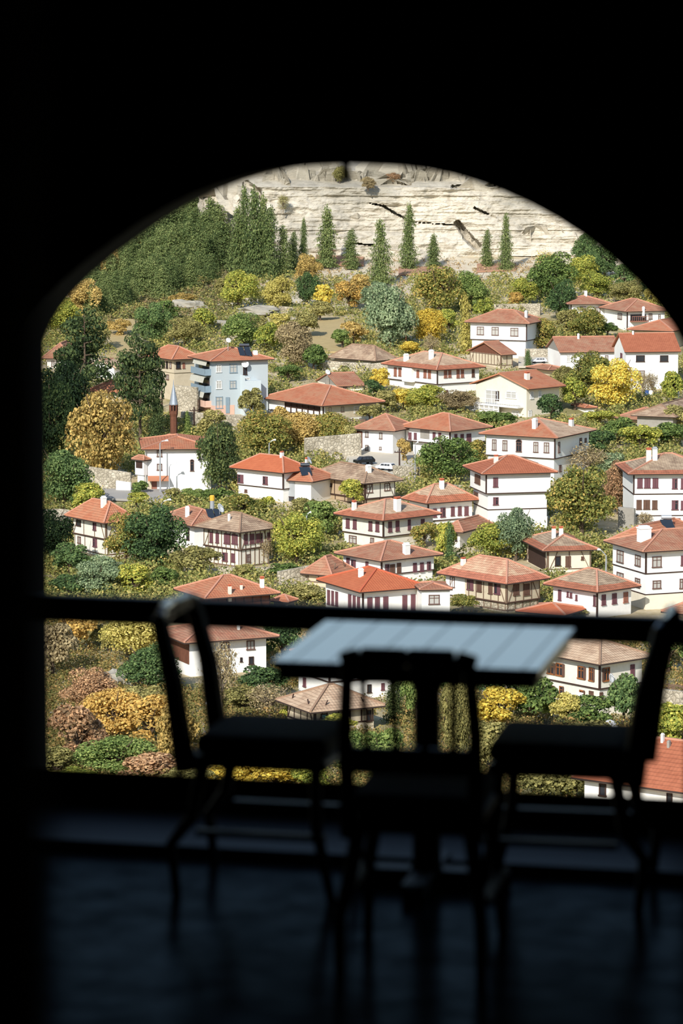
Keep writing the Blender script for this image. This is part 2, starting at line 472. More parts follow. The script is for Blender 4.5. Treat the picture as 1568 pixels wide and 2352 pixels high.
def window(h, x0, y0, x1, y1, st):
    xm = (x0 + x1) / 2; face = 'L' if xm < h.cx else 'R'
    off = 0
    if h.zb is not None:
        if h.hit(xm, (y0 + y1) / 2, face).z < h.zb: off = h.j
    A = h.hit(x0, (y0 + y1) / 2, face, off); B = h.hit(x1, (y0 + y1) / 2, face, off)
    z1 = h.hit(xm, y0, face, off).z; z0 = h.hit(xm, y1, face, off).z
    q = (A.x, B.x) if face == 'R' else (A.y, B.y)
    q0, q1 = min(q), max(q)
    def bx(m, a0, b0, a1, b1, d0, d1):      # a along wall, b height, d depth outward
        if face == 'R': m.box(a0, off - d1, b0, a1, off - d0, b1)
        else: m.box(off - d1, a0, b0, off - d0, a1, b1)
    fmat = {'s': M_SHUT, 'r': M_SHUTR, 'b': M_SHUTB, 'o': M_ORANGE, 'w': M_FRAME, 'W': M_WFRAME, 'd': M_DARKWOOD, 'a': M_FRAME, 'B': M_BLUEF, 'h': M_SHUT, 't': M_DARKWOOD, 'p': M_WFRAME}[st]
    m = MB(); f = min(.09, (q1 - q0) * .14)
    bx(m, q0, z0, q0 + f, z1, 0, .09); bx(m, q1 - f, z0, q1, z1, 0, .09); bx(m, q0, z1 - f, q1, z1, 0, .09); bx(m, q0 - .05, z0 - .04, q1 + .05, z0 + f * .8, 0, .13)
    if st in 'wWaophB' :
        if q1 - q0 > .55: bx(m, (q0 + q1) / 2 - f / 3, z0, (q0 + q1) / 2 + f / 3, z1, .02, .075)
        if z1 - z0 > .9: bx(m, q0, z0 + (z1 - z0) * .66 - f / 3, q1, z0 + (z1 - z0) * .66 + f / 3, .02, .075)
    if st == 'a':   # round head
        r = (q1 - q0) / 2; n = 8; c = (q0 + q1) / 2
        for k in range(n):
            t0, t1 = math.pi * k / n, math.pi * (k + 1) / n
            pa = (c + math.cos(t0) * r, z1 + math.sin(t0) * r * .8); pb = (c + math.cos(t1) * r, z1 + math.sin(t1) * r * .8)
            if face == 'R': m.beam((pa[0], off - .05, pa[1]), (pb[0], off - .05, pb[1]), .1, .09)
            else: m.beam((off - .05, pa[0], pa[1]), (off - .05, pb[0], pb[1]), .1, .09)
    fr = m.build('window', fmat, h.root)
    m = MB(); bx(m, q0 + f, z0 + f * .5, q1 - f, z1 - f, 0, .025)
    if st == 'a':
        r = (q1 - q0) / 2; c = (q0 + q1) / 2; pts = []
        for k in range(9):
            t0 = math.pi * k / 8; y_ = off - .024
            pts.append((c + math.cos(t0) * r, y_, z1 + math.sin(t0) * r * .8) if face == 'R' else (y_, c + math.cos(t0) * r, z1 + math.sin(t0) * r * .8))
        m.poly(pts); m.poly([(p[0], p[1], p[2]) for p in pts][::-1])
    m.build('pane', {'w': M_PALE, 'W': M_PALE, 'p': M_PALE, 't': M_TEAL, 'B': M_PALE}.get(st, M_GLASS), fr)
    if st in 'srb' and True:
        m = MB(); c = (q0 + q1) / 2
        bx(m, q0 + f * .7, z0 + f, c - .015, z1 - f * .8, .025, .07); bx(m, c + .015, z0 + f, q1 - f * .7, z1 - f * .8, .025, .07)
        m.build('shutter', fmat, fr)
    elif st == 'h':     # one leaf shut, one open
        m = MB(); c = (q0 + q1) / 2
        bx(m, q0 + f * .7, z0 + f, c, z1 - f * .8, .025, .07)
        m.build('shutter', fmat, fr)
    elif st == 'o':
        m = MB(); g = (q1 - q0) * .42
        bx(m, q0 - g * .5, z0, q0 + g * .25, z1, .09, .13)
        m.build('shutter', M_SHUTB, fr)

def chimney(h, x0, y0, x1, y1, st):
    xm = (x0 + x1) / 2; p = h.on_roof(xm, y1)
    if p is None: return
    w = (x1 - x0) / (F / (h.O.y)); top = p.z + (y1 - y0) * h.O.y / F * 1.02
    w = max(.3, w); wd = w * (.75 if st != 'x' else .5)
    # turn the stack with the house
    k = w / (abs(math.cos(h.a)) + .75 * abs(math.sin(h.a))); dx, dy = k / 2, k * .38
    capm = {'w': M_WHITE, 'r': M_CHIMCAP, 'g': M_GREYP, 'm': M_METAL, 'c': M_CHIMCAP}[st]
    body = {'w': M_WHITE, 'r': M_WHITE, 'g': M_GREYP, 'm': M_WHITE, 'c': M_CREAM}[st]
    m = MB(); th = min(.3, (top - p.z) * .25)
    m.box(p.x - dx, p.y - dy, p.z - .8, p.x + dx, p.y + dy, top - th); c = m.build('chimney', body, h.root)
    m = MB()
    if st in 'rc':
        m.box(p.x - dx * .8, p.y - dy * .8, top - th, p.x + dx * .8, p.y + dy * .8, top - th * .4)
        m.mesh([(p.x - dx * 1.1, p.y - dy * 1.2, top - th * .4), (p.x + dx * 1.1, p.y - dy * 1.2, top - th * .4), (p.x + dx * 1.1, p.y + dy * 1.2, top - th * .4), (p.x - dx * 1.1, p.y + dy * 1.2, top - th * .4), (p.x - dx * 1.1, p.y, top), (p.x + dx * 1.1, p.y, top)],
               [(0, 3, 2, 1), (0, 1, 5, 4), (2, 3, 4, 5), (0, 4, 3), (1, 2, 5)])
    else:
        m.box(p.x - dx * 1.12, p.y - dy * 1.15, top - th, p.x + dx * 1.12, p.y + dy * 1.15, top - th * .55)
        m.box(p.x - dx * .8, p.y - dy * .8, top - th * .55, p.x + dx * .8, p.y + dy * .8, top)
    m.build('chimney_cap', capm, c)

def dish(parent, p, r, az=0.0, el=.5, mast=1.0):
    """p = centre of the bowl in the parent's space"""
    m = MB(); n = 16
    Rm = Matrix.Rotation(az, 3, 'Z') @ Matrix.Rotation(math.pi / 2 - el, 3, 'X')
    prof = [(.02, 0), (.5, .06), (.85, .16), (1, .22), (1, .26), (.82, .2), (.02, .05)]
    c, fs = [], []
    for rr, z in prof:
        for k in range(n):
            t = 2 * math.pi * k / n; v = Rm @ Vector((rr * r * math.cos(t), rr * r * math.sin(t), z * r)); c.append(Vector(p) + v)
    for i in range(len(prof) - 1):
        for k in range(n): fs.append((i * n + k, i * n + (k + 1) % n, (i + 1) * n + (k + 1) % n, (i + 1) * n + k))
    m.mesh(c, fs)
    d = m.build('satellite_dish', M_DISH, parent, smooth=True)
    m = MB(); pp = Vector(p)
    m.tube([pp + Vector((0, .1, -mast)), pp + Vector((0, .1, 0)), pp], .04, 6)
    m.tube([pp + Rm @ Vector((0, r * .9, .2 * r)), pp + Rm @ Vector((0, 0, r * .9))], .025, 5)
    m.build('dish_mount', M_METAL, d)
    return d
def roof_dish(h, px, py, r, az=0., el=.5):
    p = h.on_roof(px, py + 6) or h.on_roof(px, py + 14) or h.on_roof(px, py + 25)
    if p is None: return
    d = h.Rinv @ ray(px, py); t = (p - h.cam).length / d.length; q = h.cam + d * t
    dish(h.root, q, r, az, el, q.z - p.z + .3)
def solar(h, x0, y0, x1, y1, n=2, tank='m'):
    p = h.on_roof((x0 + x1) / 2, y1)
    if p is None: return
    s = h.O.y / F; w = (x1 - x0) * s; hh = (y1 - y0) * s
    m = MB(); pw = w / n * .9
    o = bpy.data.objects.new('solar_heater', None); link(o, h.root); o.location = (p.x, p.y, p.z + .1); o.rotation_euler = (0, 0, -h.a)
    top = Vector((-.1 * w, hh * .9, hh * .62 + .3))
    for i in range(n):
        m = MB(); xx = (i - (n - 1) / 2) * w / n
        a = Vector((xx + w * .12, 0, 0)); b = Vector((xx - w * .12, top.y, top.z))
        m.mesh([a + Vector((-pw / 2, 0, 0)), a + Vector((pw / 2, 0, 0)), b + Vector((pw / 2, 0, 0)), b + Vector((-pw / 2, 0, 0)),
                a + Vector((-pw / 2, .05, -.1)), a + Vector((pw / 2, .05, -.1)), b + Vector((pw / 2, .05, -.1)), b + Vector((-pw / 2, .05, -.1))],
               [(0, 1, 2, 3), (7, 6, 5, 4), (0, 4, 5, 1), (1, 5, 6, 2), (2, 6, 7, 3), (3, 7, 4, 0)])
        m.build('collector_panel', M_PANEL, o)
    m = MB(); 
    for sx in (-1, 1):
        m.tube([(sx * w * .4, top.y, -.6), (sx * w * .4 , top.y, top.z)], .03, 6); m.tube([(sx * w * .45, 0, 0), (sx * w * .4, top.y, -.1)], .03, 6)
    m.build('stand', M_METAL, o)
    m = MB()
    if tank == 'y':
        m.lathe([(.27, top.z - .3), (.27, top.z + .95)], -w * .15, top.y + .3); m.build('water_tank', M_METAL, o)
        m = MB(); m.lathe([(.3, top.z + .95), (.3, top.z + 1.5), (.2, top.z + 1.6)], -w * .15, top.y + .3); m.build('tank_cover', M_YELLOW, o)
    else:
        m.tube([(-w * .45, top.y + .2, top.z + .25), (w * .35, top.y + .2, top.z + .25)], .25, 10); m.build('water_tank', M_PANEL if tank == 'k' else M_METAL, o)
# ------------------------------------------------------------------ the town, far to near
h = house('topmost white house on the right below the cliff, two windows under a small hip roof', 1311, 699, 1304, 1394, 748, 679, 6, LL=7.5,
          belt=729, win='1331,704,1345,718,w 1366,706,1378,717,w', chim='1341,668,1348,680,w', roof=R_MIX)
h = house('white house with a covered balcony, right-hand neighbour of the topmost house below the cliff', 1440, 716, 1388, 1526, 764, 686, 20,
          win='1419,719,1428,733,w 1489,720,1497,733,w 1410,748,1418,758,d 1447,722,1482,736,d 1511,722,1516,736,w', chim='1474,704,1480,718,w', roof=R_MIX)
m = MB(); c0 = h.hit(1446, 737, 'R'); c1 = h.hit(1484, 737, 'R')
m.box(c0.x, -1.0, c0.z - .15, c1.x, 0, c0.z); 
for k in range(9): 
    x = c0.x + (c1.x - c0.x) * k / 8; m.box(x - .03, -1, c0.z, x + .03, -.95, c0.z + .8)
m.box(c0.x, -1.02, c0.z + .78, c1.x, -.93, c0.z + .86); m.build('balcony', M_SHUTR, h.root)
h = house('house showing only its red hip roof, right edge above the brick-red gable', 1540, 761, 1452, 1600, 800, 733, 62, roof=R_RED, wall=M_BEIGE)
h = house('white house under a brown-red hip roof with red-framed windows, behind the plank barn', 1209, 744, 1080, 1241, 826, 711, 68, belt=783,
          win='1095,750,1111,769,w 1129,751,1145,770,w 1172,753,1190,772,w', chim='1204,713,1212,729,w 1227,711,1237,728,g', roof=R_MIX)
h = house('long low white house with a gabled red roof, joined left of the taller gabled one', 1287, 809, 1269, 1422, 862, 773, 9, LL=9.5,
          kind='gable', ridge_dir='u', gable=M_GREYP, win='1301,816,1309,831,W 1316,816,1324,831,W 1348,816,1357,828,w 1389,816,1396,827,w', chim='1325,766,1330,778,w', roof=R_MIX, posts=False, over=.5)  # gable end greyed to put its shade into the colour; walls are white
h = house('tall white house with a plain brick-red gabled roof, behind the bright yellow tree', 1437, 808, 1421, 1557, 900, 765, 7, LL=9,
          kind='gable', ridge_dir='u', win='1460,816,1480,831,d 1515,816,1534,831,d 1459,851,1480,867,w 1425,811,1429,823,s', chim='1451,760,1455,768,w', roof=R_PRESS, posts=False, over=.55)
h = house('gabled barn of weathered vertical planks under a red roof, in front of the white house', 1150, 815, 1079, 1177, 850, 784, 35, name='barn', cat='barn',
          kind='gable', ridge_dir='u', wall=M_BEIGE, gable=M_PLANK, timber=M_TIMBER, studs=.8, roof=R_MIX, over=.6)
h = house('low stone shed with a sagging brown tile roof, below the round dark green tree', 862, 829, 768, 900, 846, 792, 48, name='shed', cat='shed', wall=M_GREYP, roof=R_OLD, ridge=RIDGE_O, posts=False)
h = house('red-roofed shed behind the cream gabled house, beside the parked white car', 1262, 850, 1222, 1290, 866, 838, 30, name='shed', cat='shed', wall=M_BEIGE, roof=R_MIX, posts=False)
h = house('wide white house with red-brown shutters and a faded tan roof with red eaves', 1004, 850, 890, 1100, 914, 809, 36, belt=883,
          win='905,844,911,864,r 915.5,845,921.5,864,r 931,847,937.5,867,r 943,848,949.5,867,r 957,850,962.5,867,r 973,848,979.5,868,r 983,849,989.5,869,r 1019,849,1026,868,r 1029,850,1035.5,867,r 1048,849,1054.5,868,r 1058,849,1064.5,867,r 1083,848,1089,866,b 969,896,988,909,b 1019,896,1028,910,b',
          chim='926,812,939,828,w 984,803,996,824,w', roof=R_TWO, posts=True)
c0 = h.hit(931, 852, 'L'); c1 = h.hit(953, 852, 'L')
m = MB(); m.box(-.7, min(c0.y, c1.y), h.zb - .05, .1, max(c0.y, c1.y), h.H); m.build('bay', M_WHITE, h.root)
h = house('small gabled cottage with a red roof and dark boarded gable, above the verandah house', 776, 887, 729, 834, 905, 856, 20, name='cottage', cat='house',
          kind='gable', ridge_dir='u', wall=M_CREAM, gable=M_GREYP, roof=R_MIX, win='788,889,797,897,w', chim='746,867,756,888,g', over=.4, posts=False)
roof_dish(h, 752, 855, .42, .2)
h = house('cream gabled house with a front balcony and glazed porch under a red roof', 1209, 893, 1093, 1284, 962, 853, 44,
          kind='gable', ridge_dir='u', wall=M_OCHRE, roof=R_RED, posts=False, over=.9,
          win='1115,896,1143,926,W 1139,898,1146,920,d 1162,899,1186,915,W 1176,944,1192,960,W 1217,899,1224,916,W 1236,897,1242,912,W 1213,942,1220,958,W', chim='1203,853,1217,871,c')
m = MB(); c0 = h.hit(1091, 928, 'L'); c1 = h.hit(1202, 934, 'L'); zz = h.hit(1150, 929, 'L').z
y0, y1 = sorted((c0.y, c1.y)); m.box(-1.3, y0, zz - .2, 0, y1, zz)
m.box(-1.32, y0, zz + .85, -1.24, y1, zz + .92)
for k in range(22):
    y = y0 + (y1 - y0) * k / 21; m.box(-1.3, y - .02, zz, -1.26, y + .02, zz + .86)
m.build('balcony', M_WFRAME, h.root)
m = MB(); c2 = h.hit(1157, 940, 'L').y; n = 6
for k in range(n + 1):
    y = c2 + (y1 - c2) * k / n; m.box(-1.25, y - .07, -.3, -1.1, y + .07, zz - .2)
m.box(-1.25, c2, zz - .75, -1.1, y1, zz - .62); m.box(-1.25, c2, -.3, -1.1, y1, .5); po = m.build('porch', M_WFRAME, h.root)
m = MB(); m.box(-1.15, c2, -.3, -1.12, y1, zz - .2); m.build('pane', M_PALE, po)
# beige and blue apartment block
h = house('beige timbered house with dark open windows, joined to the left of the pale blue building', 399, 826, 346, 452, 925, 794, 32,
          wall=M_BEIGE, roof=R_RED, win='356,827,361,845,d 362,828,368,845,d 372,829,375,845,d 376,830,379,845,d 382,830,386,846,d 390,831,394,846,w 404,831,414,847,d 419,833,424,846,r 365,860,370,873,w 382.5,860,388,872,w', posts=False, timber=None, belt=857, jetty=.15, band=False)
solar(h, 480, 784, 505, 803, 1, 'k')
h = house('pale blue four-storey building with balconies and faded awnings', 490, 830, 446, 615, 958, 798, 23, name='apartment_building', cat='building',
          wall=M_BLUE, roof=R_RED, posts=False, win='496,837,508,855,W 527,836,544,856,B 558,841,567,861,d 496,874,509,893,W 527,874,542,892,B 557,867,574,880,W 495,911,511,938,B', chim='580,805,592,814,w')
zf = [h.hit(490, y, 'L').z for y in (861, 900, 934)]
for k, zz in enumerate(zf):
    m = MB(); L = h.L2; m.box(-1.0, L * .12, zz - .18, 0, L * .86, zz)
    m.box(-1.0, L * .12, zz, -.94, L * .86, zz + .8); m.box(-1.0, L * .12, zz, 0, L * .12 + .06, zz + .8)
    b = m.build('balcony', [M_BLUEF, M_BLUEF, M_PINK][k], h.root)
    m = MB(); m.box(-.05, L * .2, zz + .1, -.01, L * .75, zz + 1.9); m.build('balcony_door', M_GLASS, h.root)
    if k > 0 or True:
        m = MB(); zt = zz + 2.35; w = [.5, 1.0, 1.0][k]
        m.mesh([(0, L * .15, zt), (0, L * .85, zt), (-w, L * .85, zt - .3), (-w, L * .15, zt - .3), (-w - .25, L * .85, zt - 1.1), (-w - .25, L * .15, zt - 1.1),
                (0, L * .15, zt - .06), (0, L * .85, zt - .06), (-w, L * .85, zt - .36), (-w, L * .15, zt - .36)],
               [(0, 1, 2, 3), (3, 2, 4, 5), (6, 9, 8, 7)]); m.build('awning', plaster('awning_canvas', (186, 184, 172), (150, 146, 130), .5), h.root)
m = MB(); zp = h.hit(490, 932, 'R').z; m.box(-.05, -.05, -1.5, h.L1 * .38, h.L2 + .05, zp); m.build('plinth', M_PINK, h.root)
m = MB(); c0 = h.hit(518, 938, 'R'); m.box(c0.x, -.12, zp - 1.2, c0.x + .6, -.05, zp + 1.2); m.build('door', M_BLUEF, h.root)
m = MB(); c0 = h.hit(552, 870, 'R'); m.box(c0.x, -1.6, -2, h.L1 * .8, 0, c0.z - .2); 
m.box(c0.x, -1.6, c0.z - .2, c0.x + .12, 0, c0.z + .6); m.build('stair_block', plaster('pale_blue_paint', (196, 206, 210), (170, 180, 186), .3), h.root)
solar(h, 547, 796, 576, 818, 2, 'k'); roof_dish(h, 524, 782, .4, .1)
d0 = h.hit(560, 836, 'R'); dish(h.root, (d0.x, -.5, d0.z), .55, -.3, .4, .4)
h = house('far-left house with two red roof levels, partly in the shadow of the doorway', 159, 824, 108, 175, 850, 778, 84, LR=9, wall=M_WHITE, roof=R_MIX, posts=False,
          win='118,829,125,842,w 129,829,134,842,w', chim='123,776,128,793,w 161,770,166,786,w')
h = house('small white gabled house glimpsed between the two old pines', 262, 845, 205, 285, 876, 825, 60, kind='gable', ridge_dir='u', wall=M_WHITE, roof=R_TAN, posts=False,
          win='247,861,256,873,d', name='cottage')
h = house('house with a tree-shaded red roof, glimpsed behind the big rust-coloured round tree', 276, 902, 213, 308, 932, 873, 62, wall=M_BEIGE, roof=R_RED, posts=False,
          win='284,910,292,921,w', chim='297,880,302,893,w')
h = house('house with a broad red hip roof and an open timber verandah on its left face', 742, 932, 616, 864, 976, 883, 36, belt=958, wall=M_WHITE, low=M_WHITE, jetty=.0,
          roof=R_RED, over=.95, win='754,935,760,948,w 782,934,789,946,w 812,932,830,948,W', timber=None)
m = MB(); c = MB()
for k in range(7):
    y = h.L2 * (.06 + .62 * k / 6); m.box(-.14, y - .08, h.zb - .3, -.0, y + .08, h.H)
m.box(-.13, h.L2 * .06, h.zb - .2, -.03, h.L2 * .68, h.zb + .1); m.build('verandah_posts', M_DARKWOOD, h.root)
m = MB(); m.box(-.04, h.L2 * .05, h.zb + .75, 0, h.L2 * .68, h.H - .05); m.build('verandah_shade_sheet', M_DARKWOOD, h.root)  # dark sheet painted in for the shade inside the open verandah
m = MB(); m.box(-.12, h.L2 * .03, h.zb - 1.1, -.02, h.L2 * .42, h.zb + .0); m.build('balcony', M_BEIGE, h.root)
m = MB(); m.box(.35, -.07, h.zb - .3, h.L1 - .1, 0, h.H - .05); m.build('plastered_front', M_BEIGE, h.root)
h = house('plain white house with a dull red roof, directly above the two parked cars', 902, 990, 825, 945, 1051, 950, 60, roof=R_MIX,
          win='839,991,846,1004,w 871,994,878,1008,w 839,1022,846,1034,w 871,1026,876,1033,w', posts=False)
roof_dish(h, 994, 945, .6, .7)
m = MB(); m.box(-.1, h.L2 - .5, h.H - 2.6, 1, h.L2 + 1.3, h.H - .3); m.build('timber_porch', M_PLANK, h.root)
h = house('white house with a wide orange-red roof and maroon shutters, overhanging its lower storey', 1033, 991, 932, 1114, 1060, 949, 45, belt=1022, jetty=.7,
          win='938,993,945,1009,s 951,994,957,1009,s 994,993,1000,1009,s 1007,994,1013,1010,s 1043,997,1049,1010,s 1057,997,1064,1017,s 1071,996,1081,1015,s', roof=R_RED, roof_r=R_MIX)
m = MB(); c0 = h.hit(965, 990, 'L'); c1 = h.hit(986, 990, 'L'); m.box(-.04, min(c0.y, c1.y), h.zb + .5, 0, max(c0.y, c1.y), h.H - .1); m.build('grey_panel', M_GREYP, h.root)
h = house('large white house with an arched middle window and a half red, half tan roof', 1274, 1006, 1116, 1352, 1112, 960, 61, belt=1054,
          win='1130,1009,1140,1034,w 1154,1011,1165,1035,w 1185,1015,1198,1038,a 1225,1015,1236,1039,w 1249,1016,1261,1040,w 1281,1015,1285,1040,w 1330,1006,1335,1022,w 1342,1006,1346,1016,w 1283,1068,1288,1084,w',
          chim='1221,960,1235,983,w 1305,959,1318,978,r', roof=R_RED, roof_r=R_TAN)
h = house('small red-roofed shed to the left of the bright yellow tree, lower down', 1345, 938, 1317, 1366, 950, 929, 20, name='shed', cat='shed', wall=M_WHITE, roof=R_RED, posts=False, over=.3)
h = house('long brown-red roofed building low on the right, beneath the yellow tree', 1500, 966, 1420, 1540, 978, 936, 60, name='shed', cat='shed', wall=M_BEIGE, roof=R_MIX, posts=False)
h = house('grey-roofed shed at the right edge, below the tall white gabled house', 1545, 958, 1463, 1620, 990, 922, 66, name='shed', cat='shed', wall=M_GREYP, roof=R_OLD, ridge=RIDGE_O, posts=False)
h = house('plain white building with an orange-red roof and arched window, right of the wooden minaret', 338, 1032, 330, 484, 1134, 1002, 5, LL=11, wall=M_WHITE, roof=R_RED, posts=False, name='mosque', cat='building',
          win='360,1034,372,1049,w 360,1065,372,1080,w 436.5,1059,445,1082,a 455,1041,461,1056,d')
m = MB(); z = h.hit(360, 1098, 'R').z; c0 = h.hit(339, 1098, 'R').x; c1 = h.hit(388, 1098, 'R').x
m.mesh([(c0, 0, z + .3), (c1, 0, z + .3), (c1, -1.4, z - .1), (c0, -1.4, z - .1), (c0, 0, z + .15), (c1, 0, z + .15), (c1, -1.4, z - .25), (c0, -1.4, z - .25)],
       [(0, 1, 2, 3), (7, 6, 5, 4), (0, 3, 7, 4), (1, 5, 6, 2), (3, 2, 6, 7)]); pr = m.build('porch_roof', R_RED, h.root)
m = MB(); m.box(c0 + .5, -.05, -1, c0 + 1.2, -.01, z - .4); m.build('door', M_SHUTR, h.root)
m = MB(); m.box(c0, -.15, -1, c0 + .5, -.0, z); m.build('stone_pier', M_BEIGE, h.root)
h = house('small open porch with a rail and tiled roof, attached left of the plain white building', 330, 1058, 310, 338, 1136, 1046, 50, name='porch', cat='porch', wall=M_WHITE, roof=R_MIX, posts=False, belt=1092, band=False, over=.35)
m = MB(); m.box(-.05, .25, h.zb + .9, .0, h.L2 - .2, h.H - .15); m.build('opening', M_DARKWOOD, h.root)  # solid dark sheet stands for the shade within the porch
h = house('small tiled roof at the foot of the wooden minaret', 394, 1008, 377, 404, 1024, 998, 50, name='shed', cat='shed', wall=M_BEIGE, roof=R_RED, posts=False, over=.3)
h = house('white house with an orange-red hip roof and two shuttered windows, right of the dark pine', 650, 1086, 545, 700, 1158, 1045, 48, belt=1124, jetty=.1,
          win='546,1090,559,1109,h 604,1094,615,1113,h 562,1124,568,1131,b', chim='642,1036,652,1049,r', roof=R_NEW)
h = house('low house clad in grey metal sheeting, a solar heater on its red roof', 714, 1107, 632, 760, 1160, 1064, 60, wall=M_WHITE, roof=R_RED, posts=False,
          win='655,1140,676,1155,d', chim='700,1050,707,1069,r 723,1050,729,1068,w', over=.6)
m = MB(); c0 = h.hit(631, 1110, 'L'); c1 = h.hit(677, 1110, 'L'); zb = h.hit(650, 1139, 'L').z
m.box(-.08, min(c0.y, c1.y), zb, 0, max(c0.y, c1.y), h.H - .05); m.build('metal_sheeting', M_METAL, h.root)
solar(h, 688, 1074, 715, 1093, 1, 'k'); roof_dish(h, 709, 1058, .55, .3)
h = house('old timber-framed brown house with a weathered tan roof, in front of the cars', 838, 1110, 722, 907, 1164, 1066, 38, wall=M_TAN, roof=R_OLD, ridge=RIDGE_O, timber=M_DARKWOOD, studs=2.0,
          win='728,1107,734,1116,d 745,1108,751,1116,o 756,1110,762,1118,d 841,1112,855,1132,w 882,1110,895,1127,w', chim='839,1067,853,1084,w', belt=1147, jetty=.1)
m = MB(); m.box(.2, -.03, h.zb + .1, h.L1, 0, h.H - .05); m.build('plastered_front', M_CREAM, h.root)
h = house('white house with five maroon shutters under a tan roof with twin white chimneys', 983, 1156, 940, 1084, 1206, 1111, 30, belt=1197, jetty=.15,
          win='994,1168,1002,1188,s 1011,1166,1022,1188,h 1035,1164,1043,1185,s 1051,1163,1059,1184,s 1066,1163,1075,1184,s', chim='979,1092,992,1114,r 1008,1098,1020,1122,r', roof=R_TWO)
h = house('tall white house with a ribbed red roof and projecting storeys, behind the olive tree', 1116, 1089, 1088, 1264, 1212, 1046, 13, LL=7.5, belt=1134, belt2=1172, jetty=.35,
          win='1091,1090,1103,1111,b 1132,1097,1143,1119,s 1132,1142,1144,1160,h 1089,1130,1098,1147,b', roof=R_PRESS, chim='1133,1044,1144,1062,c')
h = house('tiny stone hut with a worn red hip roof among the gardens', 1056, 1222, 1034, 1114, 1262, 1190, 62, name='hut', cat='hut', wall=M_CREAM, roof=R_MIX, posts=False,
          win='1045,1226,1050,1243,d 1088,1224,1104,1232,w')
h = house('cream two-storey house with eight maroon shutters, a big chimney rising from its tan roof', 880, 1195, 786, 994, 1266, 1146, 42, belt=1234, jetty=.15, wall=M_CREAM, low=M_CREAM,
          win='795,1191,803,1213,s 811,1193,819,1215,s 847,1197,855,1219,s 863,1198,871,1221,s 891,1198,899,1222,s 908,1196,916,1220,s 936,1193,942,1217,s 966,1192,974,1214,s 802,1230,819,1248,w 851,1235,859,1247,w',
          chim='807,1148,819,1170,r 903,1140,921,1173,r', roof=R_TWO)
# right-hand group
h = house('large white three-storey house at the right edge, rows of shuttered windows, twin chimneys', 1455, 1089, 1447, 1640, 1218, 1041, 4, LL=9, belt=1135, belt2=1185, jetty=.04,
          win='1463,1098,1475,1121,s 1479,1098,1493,1121,s 1498,1098,1511,1121,s 1543,1099,1555,1123,h 1563,1099,1575,1123,h 1461,1148,1473,1170,b 1477,1148,1492,1170,b 1497,1149,1509,1170,b 1542,1149,1557,1171,h 1563,1150,1575,1171,s 1553,1190,1562,1200,r',
          chim='1483,1028,1495,1060,c 1497,1026,1509,1056,m', roof=R_OLDTWO, over=.8)
h = house('ochre house with an open timber end and twin chimneys, left of the lane', 1257, 1265, 1222, 1357, 1322, 1224, 12, LL=9, wall=M_OCHRE, roof=R_OLDTWO, timber=M_TIMBER, studs=3,
          win='1274,1277,1287,1300,d 1298,1277,1310,1302,b 1334,1278,1340,1286,b', chim='1266,1208,1276,1236,r 1283,1208,1293,1230,r')
m = MB(); m.box(-.06, .8, h.H - 2.4, 0, h.L2 - .8, h.H - .2); m.build('verandah_shade_sheet', M_DARKWOOD, h.root)  # dark sheet gives the open timber end its inner shade as colour
h = house('red roof rising behind the big white corner house, beside the lane', 1480, 1250, 1412, 1600, 1330, 1199, 55, wall=M_WHITE, roof=R_RED, posts=False)
solar(h, 1518, 1196, 1548, 1214, 1, 'm')
h = house('big white corner house with a broad white chimney and lattice windows, at the right edge', 1483, 1267, 1407, 1640, 1400, 1214, 22, LL=None, belt=1318, jetty=.03,
          win='1417,1264,1432,1292,w 1459,1275,1471,1300,w 1417,1315,1432,1333,w 1459,1328,1470,1349,w 1497,1278,1518,1303,w 1563,1276,1577,1299,s 1498,1333,1517,1352,w 1560,1329,1573,1352,w',
          chim='1462,1207,1495,1240,w', roof=R_MIX, LR=12, belt2=1366, low2=M_OCHRE)
h = house('white house with three shuttered windows, tan roof with red eaves, below the lane', 1371, 1359, 1270, 1449, 1424, 1306, 42,
          win='1381,1366,1390,1390,s 1405,1363,1415,1387,s 1431,1360,1441,1384,r 1282,1355,1289,1379,s 1302,1359,1306,1371,s 1309,1361,1314,1373,s 1322,1366,1326,1379,s 1363,1367,1368,1392,h', roof=R_OLDTWO)
h = house('timber-framed tan house with five brown shutters under a mottled pink hip roof', 1163, 1340, 1025, 1240, 1404, 1280, 42, belt=1386, jetty=.12, wall=M_BEIGE, low=M_STONE, timber=M_TIMBER, studs=1.1,
          win='1034,1324,1045,1349,w 1073,1331,1087,1355,h 1096,1331,1106,1359,b 1122,1338,1131,1364,b 1135,1339,1149,1365,h 1178,1342,1191,1367,b 1202,1341,1215,1367,b', chim='1057,1279,1070,1296,r', roof=R_TWO2)
c0 = h.hit(1024, 1330, 'L'); c1 = h.hit(1068, 1330, 'L')
m = MB(); m.box(-.055, min(c0.y, c1.y), h.zb, 0.02, max(c0.y, c1.y), h.H); m.build('plastered_front', M_WHITE, h.root)
h = house('red tiled roof corner just above the rail, right of the timber-framed tan house', 1290, 1412, 1205, 1330, 1432, 1385, 60, name='shed', cat='shed', wall=M_BEIGE, roof=R_NEW, posts=False)
h = house('small brown-roofed outbuilding at the right edge, directly above the rail', 1590, 1412, 1540, 1640, 1440, 1378, 50, name='shed', cat='shed', wall=M_OCHRE, roof=R_MIX, posts=False)
